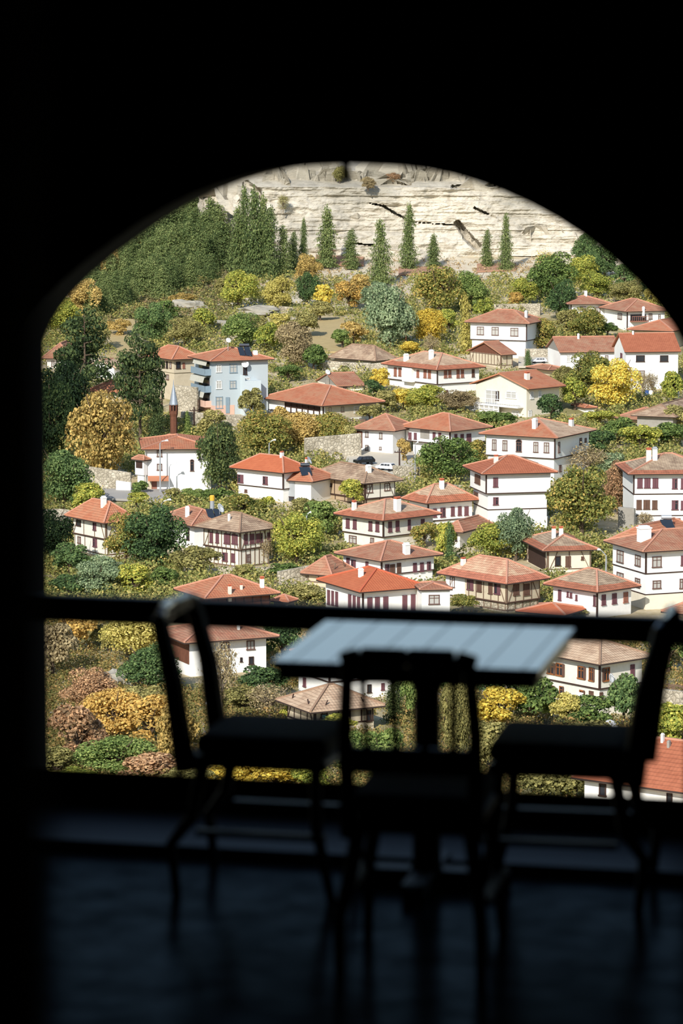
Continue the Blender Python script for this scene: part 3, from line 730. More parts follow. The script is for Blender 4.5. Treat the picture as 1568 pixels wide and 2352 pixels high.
# centre group
h = house('white house with shuttered windows and a dull red roof, stacked behind the bright orange-roofed house', 876, 1288, 788, 996, 1350, 1242, 38, belt=1322, jetty=.1,
          win='796,1281,803,1302,s 807,1286,817,1309,h 840,1290,846,1303,s 884,1296,893,1317,h 895,1296,906,1318,b 911,1293,920,1317,b 948,1293,956,1314,s 964,1292,972,1313,s 980,1290,988,1310,h', chim='924,1246,942,1272,w', roof=R_MIX)
h = house('low barn with a rusty red roof, left of the stacked white houses', 757, 1322, 706, 800, 1352, 1273, 60, name='barn', cat='barn', wall=M_BEIGE, roof=R_MIX, timber=M_TIMBER, posts=False, over=.6)
h = house('little lean-to roof left of the low barn', 716, 1330, 696, 732, 1346, 1315, 55, name='shed', cat='shed', wall=M_BEIGE, roof=R_MIX, posts=False, over=.3)
h = house('white house with a clean bright orange roof and tall maroon windows above the rail', 833, 1359, 748, 963, 1444, 1304, 27,
          win='752.5,1355,758,1388,s 762,1357,767,1390,s 771,1359,776.5,1392,s 800.5,1365,807,1402,s 811,1368,817,1405,s 821,1371,827,1408,s 843,1372,854,1410,s 860.5,1371,871,1409,s 879.5,1370,890.5,1408,s 923.5,1367,934,1405,s 943,1365,953,1403,s', chim='822,1304,835,1324,w', roof=R_NEW, ridge=plain('new_ridge', (188, 98, 68)))
h2 = house('white annexe with a barred window and single-pitch roof, right of the orange-roofed house', 968, 1356, 964, 1033, 1446, 1346, 8, name='annexe', cat='house', LL=4, roof=R_MIX, posts=False, over=.25, win='984,1366,1009,1388,w')
h = house('half-timbered house with white panels, dark posts and a mossy brown hip roof', 551, 1222, 467, 621, 1310, 1177, 45, belt=1264, jetty=.12, wall=M_CREAM, low=M_CREAM, timber=M_TIMBER, studs=.75,
          win='482,1222,489,1246,s 496,1224,503,1247,s 515,1225,528,1249,s 533,1227,546,1250,s 559.5,1227,568,1250,s 573,1226,583,1249,s 588,1225,602,1246,h 613,1223,620,1242,s 511,1269,523,1289,h 532,1271,540,1291,s 493,1268,502,1285,d 566,1273,574,1291,w',
          chim='523,1180,529,1196,w', roof=R_OLD, ridge=RIDGE_O)
h = house('white house whose red roof carries a yellow-capped tank, dish and two solar panels', 446, 1208, 424, 520, 1268, 1166, 28, LL=8, roof=R_MIX, posts=False, win='429,1212,435,1240,d', chim='425,1162,435,1186,w 518,1172,523,1187,w')
solar(h, 474, 1170, 509, 1192, 2, 'y'); roof_dish(h, 505, 1168, .6, .6)
h = house('faded white half-timbered house with a red roof at the far left', 243, 1201, 167, 300, 1282, 1149, 36, belt=1240, jetty=.1, wall=M_CREAM, low=M_CREAM, timber=M_TIMBER, studs=2.2,
          win='176,1194,186,1208,d 214,1200,221,1218,h 179,1232,186,1248,w 214,1237,223,1256,h', chim='231,1139,245,1162,w', roof=R_RED)
h = house('brown plank-walled house with a red hip roof and vents, cut off by the rail', 479, 1374, 422, 621, 1446, 1321, 27, wall=M_PLANK, roof=R_RED, timber=M_DARKWOOD, studs=1.0, posts=False,
          chim='523,1341,532,1364,c 551,1340,557,1354,c 596,1323,607,1349,r', over=.8)
h = house('narrow lean-to roof at the right end of the plank-walled house', 660, 1384, 628, 676, 1420, 1366, 62, name='shed', cat='shed', wall=M_GREYP, roof=R_RED, posts=False, over=.3)
# below the rail
h = house('long white house with a red roof, below the rail behind the left chair', 437, 1474, 381, 611, 1556, 1426, 24, roof=R_MIX, posts=False, wall=M_WHITE, over=1.0, jetty=.05,
          win='507,1475,526,1495,w 566,1471,584,1492,w 513,1516,524,1531,w 551,1510,556,1520,d 571,1508,582,1526,d', chim='544,1430,551,1446,w')
m = MB(); m.box(-.08, .3, 1, 0, h.L2 + .3, h.H); m.build('plank_side', M_PLANK, h.root)
h = house('white two-storey house partly hidden behind the café table, dark band between storeys', 756, 1521, 684, 912, 1608, 1468, 28, belt=1567, jetty=.04,
          win='697,1515,703,1533,s 728,1524,735,1543,s 741,1526,748,1545,s 697,1556,703,1577,s 843,1572,852,1591,d 875,1569,882,1585,s 773,1533,784,1556,s', roof=R_OLD, over=.6)
h = house('timber-framed tan house with a teal door, old tan roof, below the table', 722, 1634, 660, 858, 1690, 1572, 27, wall=M_BEIGE, roof=R_TAN, ridge=RIDGE_O, timber=M_DARKWOOD, studs=1.1,
          win='736,1639,751,1660,t 764,1637,774,1657,d 841,1631,852,1657,d', chim='719,1552,729,1580,r 796,1550,810,1585,w')
h = house('big white house with open orange-brown shutters, below the rail on the right', 1377, 1524, 1222, 1474, 1650, 1462, 40, belt=1583, belt2=1610, jetty=.12, wall=M_CREAM, low=M_CREAM,
          win='1257,1522,1274,1548,o 1277,1523,1294,1552,o 1327,1530,1343,1559,o 1353,1533,1364,1564,o 1384,1533,1399,1564,o 1447,1526,1456,1556,s 1258,1574,1273,1599,o 1285,1576,1294,1600,o 1331,1585,1342,1608,o 1353,1587,1363,1610,b 1376,1590,1383,1612,b 1234,1567,1240,1576,b', roof=R_TAN, ridge=RIDGE_O, band=True)
d0 = h.hit(1393, 1556, 'R'); dish(h.root, (d0.x, -.5, d0.z), .42, .3, .3, .5)
c0 = h.hit(1335, 1596, 'L'); m = MB(); m.box(-.25, c0.y - .4, c0.z - .5, -.14, c0.y + .35, c0.z + .25); m.build('hanging_cloth', M_WHITE, h.root)
h = house('white house with a large ribbed red roof, lowest at the bottom right corner', 1640, 1827, 1342, 1760, 1895, 1700, 55, roof=R_PRESS, over=.7, posts=False, wall=M_WHITE,
          win='1376,1800,1392,1828,d 1454,1810,1467,1832,o 1531,1822,1544,1846,d', chim='1518,1683,1524,1704,w 1532,1700,1539,1716,g')
roof_dish(h, 1495, 1676, .5, .5)
h = house('pale shed glimpsed between the trees left of the big white house below the rail', 1215, 1556, 1180, 1226, 1590, 1540, 60, name='shed', cat='shed', wall=M_CREAM, roof=R_TAN, posts=False, over=.3, win='1200,1556,1205,1568,w')
# ------------------------------------------------------------------ plants
def quads_mesh(name, P, N, S, mats):
    """P centres, N normals, S sizes -> tufts: one small bent quad each"""
    n = len(P); rng = np.random.default_rng(abs(hash(name)) % 1000 if False else len(name) * 7 + n)
    T = rng.normal(size=(n, 3)); T -= (T * N).sum(1, keepdims=True) * N; T /= np.linalg.norm(T, axis=1, keepdims=True) + 1e-9
    B = np.cross(N, T)
    S = S[:, None]; asp = rng.uniform(.55, 1.0, (n, 1))
    a = P - T * S * .5; b = P + B * S * .5 * asp + N * S * .12; c = P + T * S * .5; d = P - B * S * .5 * asp + N * S * .12
    V = np.stack([a, b, c, d], 1).reshape(-1, 3)
    me = bpy.data.meshes.new(name)
    me.vertices.add(4 * n); me.vertices.foreach_set('co', V.ravel())
    me.loops.add(4 * n); me.loops.foreach_set('vertex_index', np.arange(4 * n, dtype=np.int32))
    me.polygons.add(n); me.polygons.foreach_set('loop_start', np.arange(0, 4 * n, 4, dtype=np.int32))
    try: me.polygons.foreach_set('loop_total', np.full(n, 4, dtype=np.int32))
    except Exception: pass
    me.materials.append(mats); me.update(); me.validate()
    return me
def unit(v): return v / (np.linalg.norm(v, axis=1, keepdims=True) + 1e-9)

def crown_broad(seed, n, leaf, lobes=14, low=.12):
    """crown in a unit box: x,y in -.5..+.5, z in 0..1 (clear trunk below `low`)"""
    r = np.random.default_rng(seed)
    c = unit(r.normal(size=(lobes, 3))) * r.uniform(.35, 1, (lobes, 1)) ** .5
    c[:, 2] = np.abs(c[:, 2]) * r.choice([-1, 1], lobes, p=[.45, .55])
    C = np.stack([c[:, 0] * .37, c[:, 1] * .37, low + (1 - low) * (.46 + c[:, 2] * .37)], 1)
    C[0] = (0, 0, low + (1 - low) * .5)
    rad = r.uniform(.11, .21, lobes); rad[0] = .3
    k = r.choice(lobes, n, p=rad ** 2 / (rad ** 2).sum())
    d = unit(r.normal(size=(n, 3))); d[:, 2] = np.where(d[:, 2] < -.3, -d[:, 2], d[:, 2])
    rr = rad[k][:, None] * (1 - .35 * r.random((n, 1)) ** 2)
    P = C[k] + d * rr * np.array([1, 1, .95])
    N = unit(d + r.normal(size=(n, 3)) * .55)
    return P, N, leaf * r.uniform(.6, 1.4, n)
def crown_pine(seed, n, leaf, tiers=9, low=.08, top=.08, w=.5):
    r = np.random.default_rng(seed)
    z = 1 - (r.random(n)) ** .62 * (1 - low)
    tier = np.floor((1 - z) * tiers) / tiers; frac = (1 - z) * tiers % 1
    R = (top + (w - top) * ((1 - z) / (1 - low)) ** .6) * (.38 + .62 * frac) * (1 + .35 * np.sin(5 * z + seed) * np.cos(7 * z + 2 * seed))
    nb = 6; ang = (np.floor(r.random(n) * nb) + .5 * (tier * tiers % 2)) / nb * 2 * np.pi + r.normal(size=n) * .34
    q = r.random(n) ** .5
    P = np.stack([np.cos(ang) * R * q, np.sin(ang) * R * q, np.clip(z - .03 * q + r.normal(size=n) * .02, low * .6, 1.03)], 1)
    P[:, :2] += r.normal(size=(n, 2)) * .03; P[:, 0] += .03 * np.sin(z * 6 + seed)
    N = unit(np.stack([np.cos(ang) * .6, np.sin(ang) * .6, np.full(n, .8)], 1) + r.normal(size=(n, 3)) * .5)
    return P, N, leaf * r.uniform(.6, 1.4, n)
def crown_layer(seed, n, leaf, low=.3, layers=11):
    """old pine: flat irregular plates of needles on a tall bare trunk"""
    r = np.random.default_rng(seed)
    zc = np.linspace(low, .97, layers) + r.normal(size=layers) * .015
    wd = .34 * np.sin(np.clip((1.03 - zc) / (1.03 - low) * 2.2, 0, 2.2)) + .1
    m = layers * 4; k4 = np.repeat(np.arange(layers), 4); a = r.uniform(0, 2 * np.pi, m)
    C = np.stack([np.cos(a) * wd[k4] * .62, np.sin(a) * wd[k4] * .62, zc[k4] + r.normal(size=m) * .015], 1); rad = wd[k4] * r.uniform(.35, .6, m)
    k = r.choice(m, n, p=rad ** 2 / (rad ** 2).sum()); d = unit(r.normal(size=(n, 3)))
    P = C[k] + d * rad[k][:, None] * np.array([1, 1, .34])
    N = unit(d * np.array([1, 1, 2]) + r.normal(size=(n, 3)) * .5)
    return P, N, leaf * r.uniform(.6, 1.4, n)
def crown_twig(seed, n, leaf, low=.1):
    P, N, S = crown_broad(seed, n, leaf, 16, low)
    r = np.random.default_rng(seed + 5); P += r.normal(size=P.shape) * .05
    return P, N, S

COLS = {
 'pine': [(62, 76, 48), (86, 100, 60), (110, 120, 74), (134, 140, 90)],
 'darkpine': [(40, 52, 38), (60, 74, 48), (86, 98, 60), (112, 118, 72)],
 'green': [(60, 76, 44), (88, 106, 58), (118, 134, 74), (148, 156, 92)],
 'dkgreen': [(48, 64, 44), (70, 90, 56), (96, 116, 70), (122, 138, 86)],
 'grgreen': [(74, 90, 70), (102, 118, 88), (130, 144, 108), (152, 162, 126)],
 'olive': [(90, 88, 54), (122, 118, 72), (152, 144, 90), (178, 166, 108)],
 'ygreen': [(88, 100, 50), (128, 136, 64), (168, 164, 78), (198, 184, 92)],
 'yellow': [(140, 122, 50), (186, 156, 66), (220, 182, 84), (232, 200, 112)],
 'paley': [(132, 126, 66), (164, 154, 84), (188, 174, 102), (200, 186, 124)],
 'gold': [(110, 98, 56), (150, 130, 76), (184, 156, 94), (204, 178, 116)],
 'orange': [(122, 106, 62), (166, 138, 78), (196, 158, 86), (206, 176, 108)],
 'rust': [(110, 92, 70), (146, 116, 88), (180, 142, 106), (192, 162, 122)],
 'brown': [(106, 94, 72), (132, 118, 88), (160, 144, 108), (178, 162, 126)],
 'mixolive': [(78, 86, 48), (110, 116, 62), (150, 138, 74), (184, 150, 88)],
 'dark': [(34, 44, 34), (32, 46, 30), (48, 62, 38), (66, 76, 44)],  # near-black leaves put the doorway jamb's shade into the left-edge trees' colour
}
BARK = plain('bark', (92, 78, 64), .95, var=.3, scale=4)
PBARK = plain('pale_bark', (150, 136, 118), .95, var=.25, scale=4)
LM = {k: leafmat('leaves_' + k, v) for k, v in COLS.items()}
VAR = {}
def variants(shape):
    if shape in VAR: return VAR[shape]
    L = LM['green']; out = []
    for s in range(4):
        if shape == 'b3': d = crown_broad(s, 1500, .09, 12, -.05)
        elif shape == 'b6': d = crown_broad(10 + s, 4000, .055, 20, -.03)
        elif shape == 'b10': d = crown_broad(20 + s, 10000, .034, 34, -.02)
        elif shape == 'p7': d = crown_pine(30 + s, 6500, .034, 9, .02, .09, .5)
        elif shape == 'p12': d = crown_layer(40 + s, 7000, .036)
        elif shape == 'c8': d = crown_pine(50 + s, 3000, .05, 14, .0, .3, .5)
        elif shape == 't6': d = crown_twig(60 + s, 2000, .036, .0)
        out.append(quads_mesh('foliage', *d, L))
    VAR[shape] = out; return out
TRUNKS = {}
def trunk_mesh(key, mat):
    if (key, mat.name) in TRUNKS: return TRUNKS[(key, mat.name)]
    m = MB(); r = random.Random(len(TRUNKS))
    if key in ('p7', 'p12', 'c8'):
        m.tube([(0, 0, -.05), (.004, 0, .3), (0, .004, .95)], [.028, .022, .004], 7)
        for k in range(14):
            z = .3 + .6 * k / 14; a = k * 2.4; l = .3 * (1.05 - z)
            m.tube([(0, 0, z), (math.cos(a) * l, math.sin(a) * l, z + .02)], [.008, .003], 4)
    else:
        b = [(0, 0, -.06), (.01, .0, .16), (-.01, .01, .34)]
        m.tube(b, [.04, .032, .026], 7)
        for k in range(9 if key != 't6' else 20):
            a = k * 2.4 + r.random(); t = r.uniform(.12, .36); z1 = r.uniform(.5, .9)
            p0 = (0, 0, .2 + .014 * k); p1 = (math.cos(a) * t * .5, math.sin(a) * t * .5, (z1 + .3) / 2); p2 = (math.cos(a) * t, math.sin(a) * t, z1)
            m.tube([p0, p1, p2], [.02, .012, .005], 5)
    o = m.build('trunk', mat); me = o.data; bpy.data.objects.remove(o)
    TRUNKS[(key, mat.name)] = me; return me
NT_ = [0]
def tree(px, py, w, h, col, label, kind='tree', shape=None, group=None, name=None, dy=0.0, trunk=True, bark=None):
    """px, py: foot of the plant in the photograph; w, h in photograph pixels"""
    Y = Yof(py) + dy
    if py > 1480 and kind != 'conifer': w *= 1.3; h *= 1.2
    if px > 522: Y = min(Y, 678 + (py % 7) * 1.6)
    p = at_y(px, py, Y); z = TZof(Y)
    s = Y / F; W = w * s; Hh = (h * s) / .98 + max(0, (p.z - z) * 1.0)
    W = max(.4, W * 1.12); Hh = max(.4, Hh * 1.04)
    if shape is None:
        if kind == 'conifer': shape = 'p7'
        elif max(W, Hh) > 6.2: shape = 'b10'
        elif max(W, Hh) > 3.2: shape = 'b6'
        else: shape = 'b3'
    NT_[0] += 1; k = NT_[0]
    cat = {'tree': 'tree', 'conifer': 'tree', 'shrub': 'bush'}[kind]
    nm = name or {'tree': 'broadleaf_tree', 'conifer': 'pine_tree', 'shrub': 'shrub'}[kind]
    if px > 522 and py < 500:      # rooted in the rock face itself
        Y = 690 + (660 - py) * .03 + max(0, 432 - py) * .32; p = at_y(px, py, Y); z = p.z; Hh = h * Y / F; W = w * Y / F; shape = 'b3' if shape is None or shape == 'b6' else shape
    root = empty(nm, (p.x, Y, z), 0, label, cat, group)
    for part, me, mt in (('foliage', variants(shape)[k % 4], LM[col]), ('trunk', trunk_mesh(shape, bark or (PBARK if shape == 't6' else BARK)), None)):
        if part == 'trunk' and not trunk: continue
        o = bpy.data.objects.new(part, me); link(o, root)
        o.scale = (W, W, Hh); o.rotation_euler = (0, 0, (k * 1.7) % 6.28)
        if mt: o.material_slots[0].link = 'OBJECT'; o.material_slots[0].material = mt
    return root
# ------------------------------------------------------------------ named plants
T = tree
# on the cliff
T(780, 418, 36, 40, 'olive', 'dark olive bush on the cliff edge, left of the hook in the arch crown', 'shrub')
T(845, 436, 42, 34, 'brown', 'brownish bush on the cliff brow, just right of the hook in the arch crown', 'shrub')
T(650, 488, 34, 46, 'olive', 'straggly olive bush clinging to the cliff face, upper left', 'shrub', shape='t6')
T(902, 420, 40, 26, 'rust', 'reddish scrub on the cliff brow right of the brownish bush', 'shrub')
for x, y, w, h, l in [(697, 582, 34, 78, 'slim pine against the cliff foot, first on its own right of the forest'),
    (750, 598, 74, 118, 'broad pine at the cliff foot, the fullest of the free-standing ones'), (806, 604, 56, 74, 'low pine touching the right side of the fullest cliff-foot pine'),
    (873, 656, 66, 142, 'tall pine standing lowest on the scree below the middle of the cliff'), (938, 618, 54, 145, 'tallest pine against the middle of the pale cliff'),
    (995, 614, 50, 72, 'short pine just right of the tallest cliff pine'), (1118, 612, 42, 82, 'left of the paired pines at the right of the cliff'), (1161, 610, 42, 116, 'right and taller of the paired pines at the right of the cliff')]:
    T(x, y, w, h, 'pine', l, 'conifer')
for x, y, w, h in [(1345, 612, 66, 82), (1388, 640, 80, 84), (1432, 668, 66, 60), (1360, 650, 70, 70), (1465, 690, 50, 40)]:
    T(x, y, w, h, 'dkgreen', 'dark tree in the dark green clump at the right end of the cliff', group='dark trees at the right end of the cliff')
# the pine stand on the left slope
rg = random.Random(3); n = 0
for row in range(14):
    y = 452 + row * 22
    for k in range(16):
        x = 200 + k * 27 + (row % 2) * 13 + rg.uniform(-7, 7); yy = y + rg.uniform(-7, 7)
        up = yy > 700 - (x - 90) * .72 + 36 and yy < 742 - max(0, x - 260) * .36 and x < 512
        r2 = 528 < x < 670 and 560 < yy < 640 and yy < 640
        r3 = 535 < x < 600 and 500 < yy < 560
        if up:
            hh = rg.uniform(70, 98) if yy < 640 else rg.uniform(60, 85)
            T(x, yy, hh * .86, hh, 'pine', 'dark green pine in the dense stand on the slope left of the cliff', 'conifer', group='pines of the dense stand left of the cliff')
for x, y, w, h in [(545, 634, 72, 150), (583, 640, 84, 196), (620, 642, 70, 158), (650, 636, 58, 112), (560, 612, 60, 176), (604, 616, 60, 160), (674, 628, 44, 92)]:
    T(x, y, w, h, 'pine', 'dark green pine in the dense stand on the slope left of the cliff', 'conifer', group='pines of the dense stand left of the cliff')
T(300, 590, 60, 66, 'gold', 'golden tree breaking the upper edge of the pine stand', dy=-4)
T(240, 655, 84, 96, 'gold', 'yellow-brown tree at the upper left corner of the pine stand', dy=-6)
T(196, 640, 50, 50, 'dkgreen', 'green tree left of the golden trees, touching the arch')
T(190, 740, 88, 96, 'gold', 'golden-orange tree at the lower left of the pine stand')
T(140, 775, 92, 92, 'ygreen', 'dull yellow-green tree above the far-left red roofs')
T(215, 810, 70, 90, 'olive', 'olive tree left of the clearing, behind the old pines')
T(275, 775, 56, 44, 'gold', 'low golden bush on the bare slope below the pine stand', 'shrub')
T(350, 790, 84, 96, 'dkgreen', 'dark green tree standing right of the bare slope')
T(425, 795, 92, 70, 'olive', 'olive shrubbery just above the beige house roof', 'shrub')
T(470, 770, 60, 64, 'ygreen', 'yellow-green bush left of the grey roadside wall', 'shrub')
T(420, 715, 60, 40, 'gold', 'pale yellow bush under the pine stand', 'shrub')
T(380, 750, 64, 56, 'green', 'green bush tucked beneath the pine stand', 'shrub')
# band under the cliff
T(548, 716, 92, 92, 'ygreen', 'bright yellow-green tree on the bare patch below the forest')
T(512, 690, 44, 50, 'olive', 'small olive bush left of the bright yellow-green tree', 'shrub')
T(640, 720, 78, 84, 'paley', 'pale yellowish tree right of the bright yellow-green one')
T(706, 672, 66, 86, 'gold', 'orange-topped tree at the foot of the scree')
T(706, 712, 56, 84, 'dkgreen', 'dark bushy tree directly below the orange-topped one')
T(744, 716, 48, 62, 'yellow', 'small orange-yellow tree left of the tan clearing')
T(800, 716, 66, 72, 'orange', 'pinkish-orange tree left of the big round green tree')
T(832, 690, 52, 56, 'gold', 'yellowish tree behind the left edge of the big round green tree')
T(870, 738, 80, 88, 'grgreen', 'grey-green tree behind the upper left of the big round one')
T(895, 800, 118, 152, 'grgreen', 'big round grey-green tree, widest in the middle above the village')
T(812, 790, 60, 58, 'gold', 'golden bush between clearing and big round green tree', 'shrub')
T(786, 802, 50, 48, 'green', 'dark green bush by the brown-tiled shed')
T(1008, 734, 112, 122, 'mixolive', 'wide olive and orange tree under the right part of the cliff')
T(1080, 720, 84, 92, 'green', 'green tree right of the wide olive and orange one')
T(985, 792, 84, 88, 'yellow', 'yellow tree to the right of the brown utility pole')
T(1030, 770, 50, 60, 'ygreen', 'yellow-green tree between the yellow tree and the pale poplar')
T(1068, 812, 40, 132, 'paley', 'slender pale poplar left of the white house on the rise', shape='c8')
T(1110, 745, 52, 60, 'ygreen', 'yellowish tree above the house with red-framed windows')
T(990, 822, 46, 50, 'brown', 'bare grey-brown shrub above the white house with red-brown shutters', 'shrub', shape='t6')
T(942, 818, 48, 34, 'yellow', 'yellow bush by the chimney of the house with red-brown shutters', 'shrub')
T(560, 800, 100, 86, 'green', 'green tree above the roof of the pale blue building')
T(612, 812, 66, 76, 'ygreen', 'light yellow-green tree at the right end of the blue building')
T(676, 852, 84, 116, 'brown', 'brown half-bare tree right of the blue building')
T(700, 780, 66, 64, 'olive', 'olive tree behind the brown half-bare one')
T(640, 770, 60, 50, 'paley', 'pale bush behind the light yellow-green tree', 'shrub')
T(720, 858, 66, 66, 'green', 'green tree left of the small gabled cottage')
T(662, 884, 60, 46, 'green', 'rounded green bush right of the blue building', 'shrub')
T(735, 745, 60, 50, 'olive', 'olive bush on the left rim of the clearing', 'shrub')
T(590, 770, 60, 40, 'olive', 'olive shrub behind the green tree above the blue roof', 'shrub')
# right, under the cliff
T(1262, 700, 112, 116, 'green', 'large green tree below the right end of the cliff')
T(1200, 705, 76, 64, 'ygreen', 'yellow-green thicket left of the large green tree', 'shrub')
T(1180, 715, 40, 40, 'orange', 'small orange bush above the house with red-framed windows', 'shrub')
T(1250, 640, 60, 62, 'paley', 'thin pale tree against the foot of the cliff, far right', shape='t6')
T(1330, 660, 84, 70, 'ygreen', 'yellow-green tree against the dark green clump')
T(1370, 690, 90, 60, 'ygreen', 'yellow-green tree behind the topmost right house')
T(1440, 700, 84, 50, 'olive', 'olive scrub above the balcony house', 'shrub')
T(1500, 708, 60, 44, 'paley', 'pale scrub touching the right edge of the arch', 'shrub')
T(1290, 740, 76, 92, 'dkgreen', 'dark green tree left of the topmost right house')
T(1244, 812, 78, 86, 'mixolive', 'orange-flecked green tree right of the house with red-framed windows')
T(1300, 772, 70, 60, 'olive', 'olive tree below the dark green one')
T(1345, 780, 90, 76, 'mixolive', 'olive tree in front of the topmost right house')
T(1395, 775, 50, 34, 'green', 'green bush at the base of the balcony house', 'shrub')
T(1212, 848, 30, 38, 'dkgreen', 'little dark fir beside the white parked car', 'conifer')
# right middle
T(1410, 945, 112, 118, 'yellow', 'vivid yellow tree in front of the tall white gabled house')
T(1352, 910, 116, 100, 'mixolive', 'brown-olive tree left of the vivid yellow one')
T(1320, 945, 66, 80, 'ygreen', 'yellow-green tree left below the brown-olive one')
T(1296, 900, 46, 60, 'olive', 'olive bush right of the cream gabled house', 'shrub')
T(1476, 918, 34, 58, 'brown', 'small half-bare fruit tree at the foot of the tall white house', shape='t6')
T(1498, 916, 36, 54, 'brown', 'second half-bare fruit tree, nearest the blue barrel', shape='t6')
T(1545, 935, 60, 84, 'ygreen', 'yellow-green tree at the right edge beside the tall white house')
T(1552, 985, 70, 60, 'olive', 'dark olive bush at the right edge below the grey shed', 'shrub')
T(1266, 972, 66, 66, 'dkgreen', 'dark green tree right of the cream gabled house')
T(1120, 985, 64, 42, 'green', 'green bush in front of the glazed porch', 'shrub')
T(1160, 985, 60, 40, 'green', 'green bush right of the one before the glazed porch', 'shrub')
T(978, 946, 116, 60, 'ygreen', 'yellow garden hedge below the house with red-brown shutters', 'shrub')
T(925, 945, 60, 48, 'yellow', 'yellow bush at the left of the garden below the red-brown shutters', 'shrub')
T(1050, 950, 90, 50, 'brown', 'brownish garden thicket left of the glazed porch', 'shrub')
T(874, 905, 44, 58, 'yellow', 'yellow bush at the left corner of the house with red-brown shutters', 'shrub')
T(858, 922, 42, 50, 'dkgreen', 'dark green bush right of the small gabled cottage', 'shrub')
T(890, 950, 60, 50, 'olive', 'olive bush right of the verandah house', 'shrub')
T(790, 962, 62, 50, 'green', 'green bush at the wall of the verandah house', 'shrub')
T(848, 970, 56, 40, 'olive', 'olive bush right of the paling fence', 'shrub')
# around the verandah house and the big plane trees
T(690, 1040, 110, 96, 'gold', 'gold-brown plane tree below the verandah house, right of a pair')
T(605, 1056, 120, 116, 'mixolive', 'olive-gold plane tree below the blue building, left of a pair')
T(640, 990, 56, 60, 'gold', 'small golden tree under the left end of the verandah house')
T(576, 965, 62, 76, 'olive', 'olive tree at the foot of the blue building right corner')
T(762, 1044, 88, 100, 'mixolive', 'olive tree left of the white house above the parked cars')
T(800, 1046, 44, 70, 'olive', 'narrow olive tree touching the white house above the parked cars')
T(486, 1002, 66, 66, 'olive', 'rounded olive tree below the balconies of the blue building')
T(430, 1004, 34, 58, 'green', 'small green conical fir right of the minaret', 'conifer')
T(424, 888, 44, 36, 'green', 'green bush between beige house and blue building', 'shrub')
T(236, 1112, 156, 218, 'gold', 'huge rounded rust-gold tree above the road on the left')
T(195, 935, 136, 206, 'darkpine', 'old pine with tall bare trunk, left of the two', 'conifer', shape='p12', name='old_pine_tree')
T(322, 1012, 120, 244, 'darkpine', 'tall layered old pine left of the minaret', 'conifer', shape='p12', name='old_pine_tree')
T(360, 1014, 60, 100, 'darkpine', 'dark fir against the minaret', 'conifer')
T(504, 1134, 104, 166, 'darkpine', 'dark pine at the right end of the plain white building', 'conifer', shape='b10', name='old_pine_tree')
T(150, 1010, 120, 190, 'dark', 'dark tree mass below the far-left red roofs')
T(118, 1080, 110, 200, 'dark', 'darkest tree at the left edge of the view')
T(150, 1175, 130, 150, 'dkgreen', 'dark green tree at the left above the round pale wall')
T(195, 1180, 84, 74, 'ygreen', 'yellow-green bush behind the half-timber house at the far left', 'shrub')
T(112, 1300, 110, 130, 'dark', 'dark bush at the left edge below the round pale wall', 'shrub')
T(160, 1330, 90, 84, 'dkgreen', 'green bush left below the far-left half-timber house', 'shrub')
T(318, 1142, 44, 34, 'green', 'green bush on the roadside below the porch', 'shrub')
T(312, 1168, 60, 36, 'ygreen', 'yellow-green bush on the near side of the road', 'shrub')
for x, w in ((400, 60), (440, 60), (476, 56), (512, 50)):
    T(x, 1158, w, 34, 'olive' if x < 420 else 'green', 'hedge shrub in the row along the foot of the plain white building', 'shrub', group='hedge shrubs below the plain white building')
T(560, 1188, 96, 56, 'mixolive', 'yellow-olive thicket below the orange-roofed house with two shuttered windows', 'shrub')
T(610, 1180, 44, 44, 'ygreen', 'yellow-green bush below the metal-clad house', 'shrub')
T(640, 1140, 30, 66, 'ygreen', 'climbing vine on the metal-clad house corner', 'shrub', name='vine')
T(355, 1312, 138, 150, 'dkgreen', 'large dark green tree right of the far-left half-timber house')
T(290, 1305, 110, 130, 'mixolive', 'orange-tinged olive tree hiding the corner of the far-left half-timber house')
T(390, 1196, 60, 36, 'dkgreen', 'dark bush under the street lamp', 'shrub')
T(450, 1330, 110, 78, 'olive', 'olive bush in front of the half-timbered house', 'shrub')
T(230, 1372, 120, 96, 'grgreen', 'grey-green bushy tree above the rail, far left')
T(310, 1375, 96, 84, 'ygreen', 'yellow-green bush above the rail, left of the chair')
T(380, 1360, 80, 60, 'green', 'green bush above the left chair back', 'shrub')
T(160, 1375, 84, 60, 'dkgreen', 'dark bush just above the rail at the left', 'shrub')
T(605, 1300, 50, 66, 'brown', 'bare grey shrub at the right corner of the half-timbered house', shape='t6')
T(682, 1304, 120, 126, 'ygreen', 'yellow-flecked green tree right of the half-timbered house')
T(738, 1240, 96, 96, 'green', 'green tree left of the cream two-storey house')
T(700, 1196, 66, 60, 'olive', 'olive tree below the metal-clad house')
T(812, 1164, 64, 62, 'ygreen', 'yellow-green tree in front of the old timber-framed brown house')
T(560, 1335, 60, 36, 'olive', 'low olive bush behind the plank-walled house', 'shrub')
T(655, 1338, 76, 44, 'green', 'green bush right of the white chimney above the rail', 'shrub')
T(708, 1392, 90, 56, 'olive', 'olive bush left of the bright orange-roofed house', 'shrub')
T(740, 1305, 50, 30, 'green', 'small green bush above the rusty barn', 'shrub')
